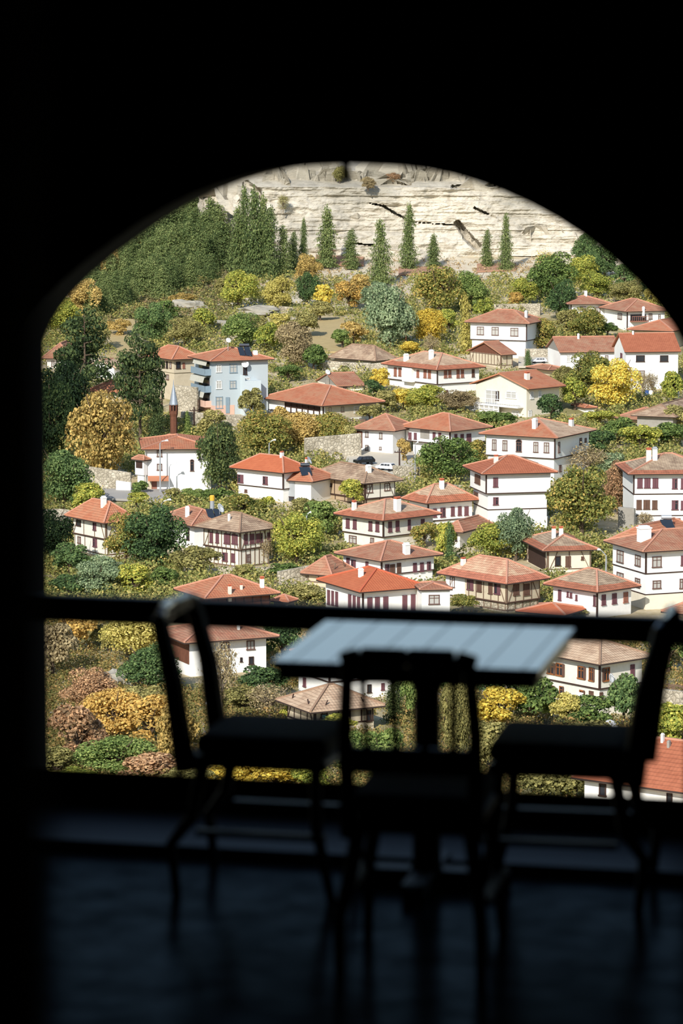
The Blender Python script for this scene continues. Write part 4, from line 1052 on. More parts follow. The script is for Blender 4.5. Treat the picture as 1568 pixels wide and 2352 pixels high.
# centre right
T(1030, 1116, 140, 112, 'green', 'broad dark green tree beside the lamp post')
T(1085, 1080, 62, 70, 'mixolive', 'olive tree left of the ribbed red roof')
T(926, 1068, 34, 64, 'gold', 'slim reddish tree between the two white houses above the cars')
T(1205, 1192, 108, 118, 'mixolive', 'round olive tree in front of the ribbed-roof house')
T(1334, 1234, 156, 170, 'mixolive', 'very large olive and orange tree in the middle of the right side')
T(1418, 1180, 70, 124, 'rust', 'rust-brown tree left of the three-storey white house')
T(1350, 1100, 104, 72, 'brown', 'half-bare brown tree behind the very large one', shape='t6')
T(1300, 1062, 66, 66, 'green', 'green tree at the right corner of the arched-window house')
T(1372, 1052, 84, 64, 'dkgreen', 'dark green tree right of the arched-window house')
T(1420, 1020, 90, 64, 'green', 'green tree beneath the red-roofed shed on the right')
T(1470, 1040, 90, 70, 'ygreen', 'yellow-green tree left of the twin chimneys')
T(1535, 1030, 90, 60, 'green', 'green tree behind the three-storey white house')
T(1402, 1098, 70, 56, 'grgreen', 'grey-green bush behind the rust-brown tree', 'shrub')
T(1330, 1010, 60, 44, 'olive', 'olive bush above the half-bare brown tree', 'shrub')
T(1378, 980, 80, 40, 'ygreen', 'yellow bush below the vivid yellow tree', 'shrub')
T(1478, 1218, 46, 44, 'brown', 'thin brown shrub before the three-storey white house', 'shrub', shape='t6')
T(1184, 1290, 88, 124, 'grgreen', 'grey-green tree right of the tiny stone hut')
T(1130, 1286, 116, 86, 'ygreen', 'yellow-green tree behind the mottled pink roof')
T(975, 1262, 66, 66, 'mixolive', 'olive-brown tree right of the cream two-storey house')
T(1018, 1300, 56, 100, 'ygreen', 'dark and yellow thicket left of the mottled pink roof')
T(1032, 1306, 34, 100, 'dkgreen', 'slim dark cypress-like tree beside the tiny hut', shape='c8')
T(1062, 1402, 66, 40, 'mixolive', 'brown-olive bush above the rail left of the tan timber house', 'shrub')
T(1320, 1420, 60, 20, 'olive', 'low hedge above the rail under the house with three shuttered windows', 'shrub')
# below the rail, left
T(168, 1505, 86, 92, 'orange', 'orange tree just under the rail, far left')
T(308, 1530, 116, 116, 'paley', 'pale yellow-green tree under the rail left of the chair')
T(345, 1588, 110, 92, 'dkgreen', 'dark green tree left of the chair back')
T(250, 1500, 60, 60, 'olive', 'olive bush under the rail between orange and pale trees', 'shrub')
T(120, 1560, 90, 110, 'brown', 'brown scrub in the dim lower left corner', 'shrub')
T(205, 1650, 100, 96, 'rust', 'rust-pink scrub below the orange tree', 'shrub', shape='b10')
T(330, 1650, 90, 60, 'olive', 'olive shrub on the rocky slope left of the chair', 'shrub')
T(262, 1720, 120, 116, 'orange', 'salmon-orange tree in the lower left')
T(345, 1730, 120, 104, 'orange', 'orange tree left of the chair seat')
T(180, 1760, 110, 116, 'rust', 'dark red-brown tree in the lower left corner')
T(410, 1770, 84, 130, 'gold', 'golden tree touching the left chair seat')
T(262, 1800, 140, 92, 'green', 'green bush at the bottom left above the parapet', 'shrub', shape='b10')
T(350, 1810, 120, 60, 'rust', 'rust bush below the orange tree, on the parapet line', 'shrub')
T(130, 1800, 90, 70, 'olive', 'dim olive bush in the very bottom left', 'shrub')
T(180, 1815, 90, 40, 'ygreen', 'yellow-green low bush on the parapet line at far left', 'shrub')
T(430, 1830, 90, 60, 'olive', 'olive bush beneath the left chair seat', 'shrub')
T(508, 1650, 70, 150, 'brown', 'bare pale-trunked tree in front of the long white house', shape='t6')
T(560, 1650, 84, 60, 'olive', 'olive shrub right of the bare pale-trunked tree', 'shrub')
T(610, 1600, 96, 66, 'dkgreen', 'dark green bush right of the long white house', 'shrub')
T(648, 1530, 70, 96, 'dkgreen', 'dark green tree between the long white house and the table', )
T(620, 1660, 90, 70, 'brown', 'half-bare brown shrub left of the house with the teal door', 'shrub', shape='t6')
T(690, 1668, 70, 50, 'ygreen', 'yellow-green shrub before the house with the teal door', 'shrub')
T(545, 1820, 96, 70, 'yellow', 'yellow bush under the left chair, left half', 'shrub')
T(630, 1822, 110, 72, 'yellow', 'yellow bush under the left chair, middle', 'shrub')
T(720, 1830, 80, 70, 'ygreen', 'yellow-green bush between the legs of the left chair', 'shrub')
T(800, 1790, 90, 90, 'green', 'green bush seen between the front chair slats, left', 'shrub')
T(880, 1800, 84, 110, 'green', 'green bush seen between the front chair slats, middle', 'shrub')
T(905, 1670, 72, 118, 'darkpine', 'dark fir left of the table column', 'conifer')
T(958, 1680, 60, 120, 'green', 'green tree directly behind the table column')
T(770, 1700, 90, 40, 'ygreen', 'leafy bush below the house with the teal door', 'shrub')
# below the rail, right
T(1046, 1600, 60, 66, 'green', 'green tree right of the table column')
T(1050, 1760, 66, 170, 'olive', 'tall olive thicket behind the right side of the table column')
T(1130, 1610, 90, 84, 'dkgreen', 'dark tree under the right end of the table top')
T(1145, 1680, 100, 82, 'yellow', 'yellow tree above the right chair seat')
T(1225, 1672, 96, 96, 'green', 'green tree left of the house with orange-brown shutters')
T(1195, 1600, 60, 50, 'green', 'green bush behind the yellow tree', 'shrub')
T(1300, 1680, 60, 70, 'paley', 'pale yellow shrub at the foot of the house with orange-brown shutters', 'shrub')
T(1360, 1682, 90, 66, 'green', 'green bush below the house with orange-brown shutters', 'shrub')
T(1432, 1680, 76, 110, 'dkgreen', 'dark green tree at the right corner of the house with orange-brown shutters')
T(1535, 1545, 84, 100, 'green', 'green tree under the rail at the right edge')
T(1540, 1740, 100, 100, 'ygreen', 'yellow-olive tree above the big ribbed red roof')
T(1480, 1740, 60, 90, 'olive', 'olive tree behind the right chair back')
T(1250, 1850, 130, 110, 'olive', 'brown-olive tree under the right chair')
T(1320, 1850, 60, 90, 'mixolive', 'dark olive tree touching the lowest white house')
T(1120, 1790, 90, 110, 'olive', 'olive thicket behind the right chair seat', 'shrub')
T(1350, 1760, 120, 80, 'olive', 'olive thicket hidden behind the right chair', 'shrub')

# ------------------------------------------------------------------ scrub between everything (nobody could count it)
rs = np.random.default_rng(11)
def scrub(name, label, n, x_rng, y_rng, hgt, mat, leaf, k=26, cond=None):
    Ps, Ns, Ss = [], [], []
    tries = 0; c = 0
    while c < n and tries < n * 8:
        tries += 1
        px = rs.uniform(*x_rng); py = rs.uniform(*y_rng)
        if cond and not cond(px, py): continue
        Y = Yof(py); x = (px - CX) / F * Y
        bad = False
        for fx, fy, ex, ey, l1, l2 in FOOT:
            dx, dy = x - fx, Y - fy; u = dx * ex + dy * ey; v = -dx * ey + dy * ex
            if -5.5 < u < l1 + 1 and -5.5 < v < l2 + 1: bad = True; break
        if bad: continue
        c += 1; hh = hgt * rs.uniform(.5, 1.3); rr = hh * rs.uniform(.7, 1.2)
        d = unit(rs.normal(size=(k, 3))); d[:, 2] = np.abs(d[:, 2])
        Ps.append(np.array([x, Y, TZof(Y) - .1]) + d * np.array([rr, rr, hh]) * (1 - .3 * rs.random((k, 1)) ** 2))
        Ns.append(unit(d + rs.normal(size=(k, 3)) * .6)); Ss.append(leaf * rs.uniform(.6, 1.4, k))
    me = quads_mesh(name, np.concatenate(Ps), np.concatenate(Ns), np.concatenate(Ss), mat)
    o = bpy.data.objects.new(name, me); link(o); tag(o, label, 'undergrowth', kind='stuff')
def clear(px, py):
    if 700 < px < 800 and 735 < py < 815: return False          # tan clearing
    if 215 < px < 372 and 1110 < py < 1175: return False         # road
    if 790 < px < 960 and 1035 < py < 1122: return False         # parking
    if 250 < px < 320 and 740 < py < 850: return False           # bare slope
    if 1196 < px < 1280 and 818 < py < 850: return False
    return True
scrub('undergrowth', 'low mixed green and yellow scrub filling the gardens between the houses', 6400, (-260, 1700), (640, 1400), 1.7, leafmat('scrub_leaves', [(80, 88, 52), (112, 118, 66), (146, 140, 82), (176, 158, 98)]), .3, 90, clear)
scrub('undergrowth', 'autumn scrub covering the slope below the rail', 2800, (-260, 1700), (1400, 1900), 1.3, leafmat('scrub_leaves_low', [(74, 80, 46), (100, 100, 58), (132, 118, 72), (164, 132, 84)]), .21, 120, clear)
scrub('undergrowth', 'sparse dry brush dotting the scree under the cliff', 420, (500, 1560), (600, 690), .8, leafmat('scrub_dry', [(130, 112, 82), (156, 134, 100), (172, 152, 114)]), .3, 20)
scrub('undergrowth', 'dark ground cover beneath the pine stand', 900, (100, 520), (450, 760), 1.3, leafmat('scrub_dark', [(80, 86, 60), (104, 104, 70), (140, 120, 88)]), .4, 40, lambda x, y: y > 690 - (x - 90) * .72 + 60 and clear(x, y))
# ------------------------------------------------------------------ terrain
def terrain():
    t = NT('hillside_ground')
    n1 = t.noise(.035, 5, .6); n2 = t.noise(.4, 4, .7)
    f = t.math('ADD', t.math('MULTIPLY', n1, .65), t.math('MULTIPLY', n2, .4))
    sy = t.node('ShaderNodeSeparateXYZ'); t.l(t.node('ShaderNodeTexCoord').outputs['Object'], sy.inputs[0])
    mr = t.node('ShaderNodeMapRange'); t.l(sy.outputs[1], mr.inputs[0]); mr.inputs[1].default_value = 610; mr.inputs[2].default_value = 650; mr.inputs[3].default_value = 0; mr.inputs[4].default_value = .14
    f = t.math('ADD', f, mr.outputs[0])
    c = t.ramp(f, [(.3, lin((106, 106, 66))), (.45, lin((146, 138, 96))), (.56, lin((186, 170, 138))), (.68, lin((208, 198, 176))), (.82, lin((184, 160, 134)))])
    t.col(c); t.rough(.95); t.b.inputs['Specular IOR Level'].default_value = .1; t.bump(n2, .6, .4)
    xs = np.linspace(-170, 170, 90); ys = np.concatenate([np.linspace(14, 230, 24), np.linspace(234, 960, 240)])
    m = MB(); nx = len(xs); c = []; fs = []
    for y in ys:
        for x in xs: c.append((x, y, TZof(y) + (noise.noise(Vector((x * .08, y * .08, 0))) * .35 - .15 if y > 60 else 0)))
    for i in range(len(ys) - 1):
        for k in range(nx - 1): fs.append((i * nx + k, i * nx + k + 1, (i + 1) * nx + k + 1, (i + 1) * nx + k))
    m.mesh(c, fs); o = m.build('ground', t.m, smooth=True); tag(o, kind='structure')
terrain()
def patch(name, quad, mat, label=None, cat=None, kind='structure', lift=.25, n=14, th=.3):
    """quad: four photograph points on the ground, turned into a slab lying on the hillside"""
    P = [ground(*q) for q in quad]; m = MB(); c = []; fs = []
    for i in range(n + 1):
        for k in range(n + 1):
            u, v = k / n, i / n
            p = (P[0] * (1 - u) + P[1] * u) * (1 - v) + (P[3] * (1 - u) + P[2] * u) * v
            c.append((p.x, p.y, TZof(p.y) + lift))
    for i in range(n):
        for k in range(n): fs.append((i * (n + 1) + k, i * (n + 1) + k + 1, (i + 1) * (n + 1) + k + 1, (i + 1) * (n + 1) + k))
    m.mesh(c, fs); o = m.build(name, mat); s = o.modifiers.new('thick', 'SOLIDIFY'); s.thickness = th; s.offset = -1
    tag(o, label, cat, kind=kind); return o
M_ROAD = plain('asphalt', (158, 154, 148), .9, var=.12, scale=.6)
M_PAVE = plain('light_paving', (192, 184, 168), .9, var=.12, scale=.5)
M_DRY = plain('dry_grass', (176, 156, 112), .95, var=.2, scale=1)
M_NEEDLE = plain('needle_litter', (168, 130, 106), .95, var=.3, scale=1)
patch('road', [(205, 1152), (400, 1160), (400, 1132), (205, 1130)], M_ROAD)
patch('road', [(785, 1106), (950, 1108), (950, 1046), (800, 1040)], M_PAVE)
patch('clearing', [(700, 812), (800, 812), (790, 738), (722, 740)], M_DRY)
patch('clearing', [(240, 846), (318, 846), (310, 742), (262, 742)], M_DRY)
patch('needle_covered_slope', [(420, 705), (540, 648), (530, 632), (420, 690)], M_NEEDLE)
patch('needle_covered_slope', [(725, 612), (835, 612), (835, 596), (725, 592)], M_NEEDLE)
patch('needle_covered_slope', [(915, 634), (1025, 632), (1025, 616), (915, 616)], M_NEEDLE)
patch('needle_covered_slope', [(1095, 626), (1185, 622), (1185, 608), (1095, 610)], M_NEEDLE)
patch('road', [(1190, 850), (1290, 850), (1290, 822), (1190, 820)], M_PAVE)

def wall_run(label, x0, y0, x1, y1, h0, h1, mat, name='retaining_wall', cat='wall', th=.5):
    a, b = ground(x0, y0), ground(x1, y1); s = (a.y + b.y) / 2 / F; d = (b - a); d.z = 0; d.normalize(); nn = Vector((-d.y, d.x, 0)) * th
    m = MB(); ha, hb = h0 * s, h1 * s
    c = [a + Vector((0, 0, -1.5)), b + Vector((0, 0, -1.5)), b + Vector((0, 0, -1.5)) + nn, a + Vector((0, 0, -1.5)) + nn]
    c += [a + Vector((0, 0, ha)), b + Vector((0, 0, hb)), b + Vector((0, 0, hb)) + nn, a + Vector((0, 0, ha)) + nn]
    m.mesh(c, [(0, 3, 2, 1), (4, 5, 6, 7), (0, 1, 5, 4), (1, 2, 6, 5), (2, 3, 7, 6), (3, 0, 4, 7)])
    o = m.build(name, mat, bevel=.06); tag(o, label, cat); return o
wall_run('pale rubble retaining wall along the road, below the huge rust-gold tree', 178, 1130, 300, 1134, 56, 42, M_STONE)
wall_run('whitewashed wall section right of the rubble wall by the road', 266, 1136, 300, 1137, 26, 22, M_WHITE)
wall_run('rubble wall between the parked cars and the big plane tree', 700, 1062, 830, 1056, 50, 56, M_STONE)
wall_run('pale stone wall beneath the broad dark green tree', 1000, 1136, 1100, 1142, 20, 18, M_STONE)
wall_run('stone garden wall right of the two parked cars', 905, 1115, 965, 1110, 40, 30, M_STONE)
wall_run('grey concrete wall along the slope below the pine stand', 468, 762, 592, 766, 24, 20, M_GREYP)
wall_run('tall stone terrace wall beneath the pale blue building', 415, 978, 566, 1002, 30, 46, M_STONE)
wall_run('lower stone wall left of the blue building, under the beige house', 400, 950, 452, 955, 60, 60, M_STONE)
wall_run('broken white stone wall remnant near the small orange-yellow tree', 640, 724, 700, 724, 14, 10, M_STONE)
wall_run('broken white wall piece left of the big round green tree', 752, 722, 800, 722, 12, 16, M_STONE)
wall_run('rubble wall above the small gabled cottage', 740, 856, 850, 862, 20, 22, M_STONE)
wall_run('cream stone wall left of the white house with red-brown shutters', 848, 868, 892, 872, 26, 34, M_STONE)
wall_run('long pale terrace wall on the right, below the wooden fence', 1480, 1640, 1640, 1660, 56, 54, M_STONE)
wall_run('lower pale terrace wall at the right edge', 1500, 1700, 1640, 1720, 50, 50, M_STONE)
wall_run('rubble wall with white patches behind the village, upper right', 1110, 724, 1240, 730, 18, 26, M_STONE)
wall_run('stone wall behind the parked white car', 1205, 826, 1290, 826, 22, 22, M_STONE)
wall_run('low stone wall left of the low rusty barn', 690, 1374, 742, 1378, 22, 26, M_STONE)
wall_run('pale garden wall below the half-timbered house', 500, 1330, 620, 1336, 22, 26, M_STONE)
wall_run('curved-looking stone bank right of the half-timbered house', 640, 1352, 720, 1345, 34, 42, M_STONE)
wall_run('tall masonry wall left of the three-storey white house', 1418, 1220, 1455, 1224, 54, 54, M_GREYP)
wall_run('white ruined wall under the round olive tree', 1216, 1228, 1256, 1230, 44, 40, M_WHITE)
# pale round wall at the far left
p = ground(128, 1240); s = p.y / F; m = MB(); m.lathe([(36 * s, -1), (36 * s, 62 * s), (33 * s, 64 * s), (33 * s, -1)], 0, 0, 28)
r = empty('round_wall', (p.x, p.y, p.z), 0, 'pale rounded wall at the far left beside the half-timbered house', 'wall'); m.build('masonry', M_STONE, r)
# chapel-like steps: outcrop on the lower left slope
def rock(px, py, w, h, label, seed):
    p = ground(px, py); s = p.y / F; m = MB(); c = []; fs = []; n = 18; k2 = 10
    for i in range(k2 + 1):
        for k in range(n):
            th = math.pi * i / k2; ph = 2 * math.pi * k / n
            v = Vector((math.sin(th) * math.cos(ph), math.sin(th) * math.sin(ph), math.cos(th)))
            d = 1 + .45 * noise.noise(v * 1.8 + Vector((seed, 0, 0))) + .2 * noise.noise(v * 5 + Vector((seed, 3, 0)))
            c.append((v.x * w * s / 2 * d, v.y * w * s / 3 * d, v.z * h * s / 2 * d + h * s * .3))
    for i in range(k2):
        for k in range(n): fs.append((i * n + k, (i + 1) * n + k, (i + 1) * n + (k + 1) % n, i * n + (k + 1) % n))
    m.mesh(c, fs); o = m.build('rock_outcrop', M_CLIFF); o.location = p; tag(o, label, 'rock')

# ------------------------------------------------------------------ cliff
def cliffmat():
    t = NT('limestone')
    co = t.node('ShaderNodeTexCoord').outputs['Object']; mp = t.node('ShaderNodeMapping'); t.l(co, mp.inputs[0]); mp.inputs['Scale'].default_value = (.35, .35, .9)
    st = t.noise(.9, 6, .65, vec=mp.outputs[0], dist=.6); n2 = t.noise(.5, 5, .7, vec=co); n3 = t.noise(.07, 3, .5, vec=co)
    c = t.ramp(st, [(.22, lin((132, 124, 108))), (.38, lin((178, 168, 150))), (.52, lin((206, 198, 182))), (.75, lin((188, 178, 160)))])
    g = t.ramp(t.math('ADD', t.math('MULTIPLY', n3, .7), t.math('MULTIPLY', n2, .35)), [(.46, (0, 0, 0)), (.66, (1, 1, 1))])
    mp2 = t.node('ShaderNodeMapping'); t.l(co, mp2.inputs[0]); mp2.inputs['Scale'].default_value = (.8, .8, 1.7)
    n4 = t.noise(1.1, 5, .75, vec=mp2.outputs[0]); c = t.mix(t.ramp(n4, [(.3, (.75, .75, .75)), (.43, (0, 0, 0))]), c, lin((122, 114, 100)))
    sz = t.node('ShaderNodeSeparateXYZ'); t.l(co, sz.inputs[0]); top = t.node('ShaderNodeMapRange'); t.l(t.math('ADD', sz.outputs[2], t.math('MULTIPLY', n3, 5)), top.inputs[0])
    top.inputs[1].default_value = -23; top.inputs[2].default_value = -18.5; top.inputs[3].default_value = 0; top.inputs[4].default_value = .6
    gf = t.math('MINIMUM', t.math('ADD', t.math('MULTIPLY', g, .7), top.outputs[0]), .85)
    t.col(t.mix(gf, c, lin((148, 143, 130)))); t.rough(.95); t.b.inputs['Specular IOR Level'].default_value = .1
    t.bump(t.math('ADD', st, t.math('MULTIPLY', n2, .6)), .6, .35); return t.m
M_CLIFF = cliffmat()
rock(262, 1580, 120, 44, 'pale rock outcrop on the lower left slope under the rail', 1.0)
rock(430, 720, 90, 30, 'pale bare rock patch right under the pine stand', 2.0)
rock(590, 730, 110, 26, 'pale rock shelf right of the bright yellow-green tree', 3.0)
CRACKS = [((566, 430), (592, 444), 6.5), ((592, 444), (608, 470), 3), ((1050, 515), (1072, 545), 5), ((1072, 545), (1096, 568), 6.5), ((850, 470), (880, 476), .8), ((880, 476), (905, 492), 1.6),
          ((905, 492), (930, 505), 1.2), ((880, 418), (942, 426), 2), ((680, 410), (740, 413), 2), ((516, 430), (530, 450), 3), ((530, 450), (524, 490), 3), ((1090, 480), (1120, 495), 1.5), ((1165, 592), (1310, 590), .9), ((935, 512), (1050, 520), .5), ((800, 560), (860, 566), 1.2), ((1040, 432), (1110, 432), 2.5)]
def cliff():
    Y0 = 692.0; x0, x1 = 500, 1660; nx, nz = 520, 210
    pxs = np.linspace(x0, x1, nx); pys = np.linspace(660, 250, nz)
    c = []; fs = []
    for j, py in enumerate(pys):
        for i, px in enumerate(pxs):
            b = at_y(px, py, Y0); x, z = b.x, b.z
            lean = (660 - py) * .03
            if py < 432: lean += (432 - py) * .32
            d = noise.fractal(Vector((x * .06, z * .1, 1.3)), .9, 2.1, 4) * 2.2
            d += noise.fractal(Vector((x * .07, z * 1.0, 4.0)), .8, 2.0, 4) * .45
            led = noise.noise(Vector((x * .03, z * .9, 9.0))); d += (.45 if led > .12 else 0) * min(1, (led - .12) * 9)
            d += noise.fractal(Vector((x * .35, z * .55, 7.0)), .8, 2.0, 4) * .55
            for (ax, ay), (bx, by), w in CRACKS:
                if abs(px - ax) > 160: continue
                vx, vy = bx - ax, by - ay; t = max(0, min(1, ((px - ax) * vx + (py - ay) * vy) / (vx * vx + vy * vy)))
                q = math.hypot(px - ax - t * vx, py - ay - t * vy) + noise.noise(Vector((px * .15, py * .15, 0))) * 1.5
                if q < w * 1.6: d += 6.5 * (1 - max(0, q / (w * 1.6)) ** 2)
            edge = 0
            lx = 512 + (px < 560) * 0
            if px < 620: edge = ((620 - px) / 60) ** 2 * 6
            Y = Y0 + lean + d + edge
            c.append((x * Y / Y0, Y, z))
    for j in range(nz - 1):
        for i in range(nx - 1): fs.append((j * nx + i, j * nx + i + 1, (j + 1) * nx + i + 1, (j + 1) * nx + i))
    m = MB(); m.mesh(c, fs); o = m.build('limestone_cliff', M_CLIFF); s = o.modifiers.new('thick', 'SOLIDIFY'); s.thickness = 6; s.offset = -1 
    tag(o, 'pale limestone cliff with dark cracks rising behind the village under the arch', 'cliff')
cliff()
# far hill that closes the view behind the cliff
xs = np.linspace(-260, 300, 40); m = MB(); c = []; fs = []
for j in range(14):
    for i, x in enumerate(xs):
        y = 800 + j * 26; c.append((x, y, -22 + j * 3.2 + noise.noise(Vector((x * .02, y * .02, 0))) * 5))
for j in range(13):
    for i in range(39): fs.append((j * 40 + i, j * 40 + i + 1, (j + 1) * 40 + i + 1, (j + 1) * 40 + i))
m.mesh(c, fs); o = m.build('far_hill', plaster('hill_scrub', (150, 146, 120), (96, 98, 66), .8), smooth=True); tag(o, kind='structure')

# ------------------------------------------------------------------ street furniture, cars, minaret
def lamp(label, px, ytop, ybase, headx, heady, mat=None, name='street_lamp', cat='lamp'):
    b = ground(px, ybase); s = b.y / F; r = empty(name, tuple(b), 0, label, cat)
    H = (ybase - ytop) * s; hx = (headx - px) * s; hz = (ybase - heady) * s
    m = MB(); m.tube([(0, 0, -.6), (0, 0, H * .6), (0, 0, H - .3), (hx * .3, 0, H), (hx * .75, 0, hz)], [.11, .09, .07, .06, .05], 8); m.build('pole', M_METAL, r)
    m = MB(); m.mesh([(hx * .7, -.16, hz - .05), (hx * 1.25, -.2, hz - .04), (hx * 1.25, .2, hz - .04), (hx * .7, .16, hz - .05), (hx * .75, -.12, hz + .12), (hx * 1.15, -.14, hz + .18), (hx * 1.15, .14, hz + .18), (hx * .75, .12, hz + .12)],
                     [(0, 3, 2, 1), (4, 5, 6, 7), (0, 1, 5, 4), (1, 2, 6, 5), (2, 3, 7, 6), (3, 0, 4, 7)]); m.build('lamp_head', M_DISH, r, bevel=.03)
lamp('tall street lamp in front of the plain white building, its head over the orange roof', 368, 1018, 1140, 384, 1017)
lamp('slim dark street lamp before the middle of the plain white building', 389, 1072, 1140, 403, 1069)
lamp('street lamp above the large dark green tree', 371, 1154, 1240, 390, 1151)
lamp('street lamp behind the orange-roofed house with two shuttered windows', 618, 1020, 1090, 631, 1017)
lamp('street lamp rising out of the green tree left of the cream house', 704, 1184, 1250, 713, 1181)
lamp('grey lamp post beside the broad dark green tree', 953, 1024, 1114, 959, 1022)
lamp('white street lamp in the lane left of the big white corner house', 1391, 1276, 1332, 1374, 1268)
lamp('thin street lamp beside the twisted pole under the left chair, near the rail', 482, 1625, 1700, 474, 1628)
def pole(label, px, ytop, ybase, mat):
    b = ground(px, ybase); s = b.y / F; r = empty('utility_pole', tuple(b), 0, label, 'pole'); H = (ybase - ytop) * s
    m = MB(); m.tube([(0, 0, -.6), (0, 0, H)], [.13, .09], 8); m.build('post', mat, r)
    m = MB(); m.box(-.7, -.05, H - .6, .7, .05, H - .48)
    for x in (-.6, -.2, .2, .6): m.lathe([(.04, H - .48), (.05, H - .4), (.02, H - .3)], x, 0, 6)
    m.build('crossarm', M_DARKWOOD, r)
pole('brown utility pole right of the big round grey-green tree', 932, 745, 802, M_PLANK)
pole('thin brown pole between the parked white car and the grey lamp post', 917, 1036, 1098, M_DARKWOOD)
pole('dark pole in front of the beige house', 372, 862, 940, M_DARKWOOD)
pole('leaning brown pole below the blue building', 446, 934, 1000, M_DARKWOOD)
pole('thin pole at the right side of the blue building', 600, 855, 900, M_DARKWOOD)
def car(label, px, py, wpx, body, az, tall=1.0, name='car'):
    b = ground(px, py); s = b.y / F; r = empty(name, (b.x, b.y, b.z + .28), az, label, 'car')
    L = wpx * s * 1.0; k = L / 4.3; W = 1.75 * k; T = 1.45 * k * tall
    M = plain('paint_' + name + str(len(FOOT)) + str(px), body, .3, var=.03, spec=.6)
    x = lambda f: (f - .5) * L
    prof = [(0, .28), (.0, .5), (.02, .62), (.20, .66), (.32, .98), (.86, 1.0), (.98, .66), (1, .5), (1, .28)]
    m = MB(); n = len(prof); c = []
    for sy in (-1, 1):
        for f, z in prof:
            inset = .86 if z > .7 else 1
            c.append((x(f), sy * W / 2 * inset, z * T))
    fs = [tuple(range(n))[::-1], tuple(range(n, 2 * n))] + [(i, (i + 1) % n, n + (i + 1) % n, n + i) for i in range(n)]
    m.mesh(c, fs); m.build('body', M, r, bevel=.04 * k)
    m = MB()
    for f0, f1 in ((.34, .50), (.52, .67), (.69, .82)):
        for sy in (-1, 1):
            yb = sy * W * .5 * .995; yt = sy * W * .5 * .885
            pts = [(x(f0 + (-.05 if f0 < .4 else 0)), yb * .97, .69 * T), (x(f1), yb * .97, .69 * T), (x(f1), yt, .92 * T), (x(f0), yt, .92 * T)]
            m.poly([(p[0], p[1] + sy * .03, p[2]) for p in (pts if sy < 0 else pts[::-1])])
    m.poly([(x(.215), -W * .4, .7 * T), (x(.215), W * .4, .7 * T), (x(.30), W * .37, .95 * T), (x(.30), -W * .37, .95 * T)][::-1])
    m.poly([(x(.985), -W * .38, .7 * T), (x(.985), W * .38, .7 * T), (x(.885), W * .35, .95 * T), (x(.885), -W * .35, .95 * T)])
    m.build('windows', M_GLASS, r)
    tyre = plain('tyre', (28, 28, 30), .8)
    for f in (.2, .8):
        for sy in (-1, 1):
            m = MB(); R = .32 * k; yy = sy * W * .46
            m.tube([(x(f), yy - .1 * k, .1 * T + .02), (x(f), yy + .1 * k, .1 * T + .02)], R, 14); m.build('wheel', tyre, r)
    for sy in (-1, 1):
        m = MB(); m.box(x(1) - .03, sy * W * .42 - .12 * k, .48 * T, x(1) + .03, sy * W * .42 + .12 * k, .6 * T); m.build('tail_light', plain('tail_red', (150, 40, 34), .4), r)
car('black car parked on the light paving above the old brown roof', 836, 1078, 48, (22, 24, 26), math.radians(28), 1.15)
car('white estate car parked right beside the black car', 886, 1092, 46, (222, 222, 220), math.radians(-32), 1.1)
car('white car parked behind the little dark fir, upper right', 1237, 842, 36, (218, 220, 222), math.radians(8), .95)
# minaret
b = ground(399, 1012); s = b.y / F; r = empty('minaret', tuple(b), 0, 'slender wooden minaret with a grey conical cap, left of the blue building', 'tower')
z = lambda py: (1012 - py) * s
m = MB(); m.lathe([(8.2 * s, -1), (8.2 * s, z(958))], 0, 0, 8); m.build('shaft', M_PLANK, r)
m = MB(); m.lathe([(8.2 * s, z(958)), (10 * s, z(951)), (10 * s, z(944)), (9.6 * s, z(944))], 0, 0, 8); m.build('balcony', M_PLANK, r)
m = MB(); m.lathe([(6 * s, z(944)), (6 * s, z(931))], 0, 0, 8); m.build('gallery_core', M_DARKWOOD, r)
m = MB()
for k in range(8):
    a = k * math.pi / 4; m.box(math.cos(a) * 9 * s - .08, math.sin(a) * 9 * s - .08, z(945), math.cos(a) * 9 * s + .08, math.sin(a) * 9 * s + .08, z(930))
m.build('gallery_posts', M_PLANK, r)
m = MB(); m.lathe([(9.8 * s, z(931)), (10 * s, z(929)), (5.5 * s, z(905)), (1.2 * s, z(884)), (.4 * s, z(872))], 0, 0, 10); m.build('conical_cap', plain('zinc', (152, 160, 170), .45, metal=.3, var=.1), r)
# fences
def fence(label, x0, y0, x1, y1, h, n):
    a, b = ground(x0, y0), ground(x1, y1); s = a.y / F; r = empty('fence', tuple(a), 0, label, 'fence'); d = b - a; H = h * s
    for k in range(5):
        q = d * (k / 4); m = MB(); m.box(q.x - .07, q.y - .07, q.z - .5, q.x + .07, q.y + .07, q.z + H); m.build('post', M_DARKWOOD, r)
    m = MB()
    for k in range(n):
        q = d * ((k + .5) / n); m.box(q.x - .06, q.y - .1, q.z + .05, q.x + .06, q.y - .07, q.z + H * (.9 + .1 * ((k * 7) % 3) / 2))
    m.beam(Vector((0, -.04, H * .3)), d + Vector((0, -.04, H * .3)), .06, .1); m.beam(Vector((0, -.04, H * .75)), d + Vector((0, -.04, H * .75)), .06, .1)
    m.build('palings', M_TIMBER, r)
fence('grey paling fence in the garden of the verandah house', 780, 976, 840, 980, 15, 22)
fence('dark wooden fence above the long pale terrace wall at the right', 1500, 1590, 1640, 1606, 24, 46)
fence('wooden paling fence among the gardens left of the house with orange-brown shutters', 1196, 1648, 1260, 1650, 22, 18)
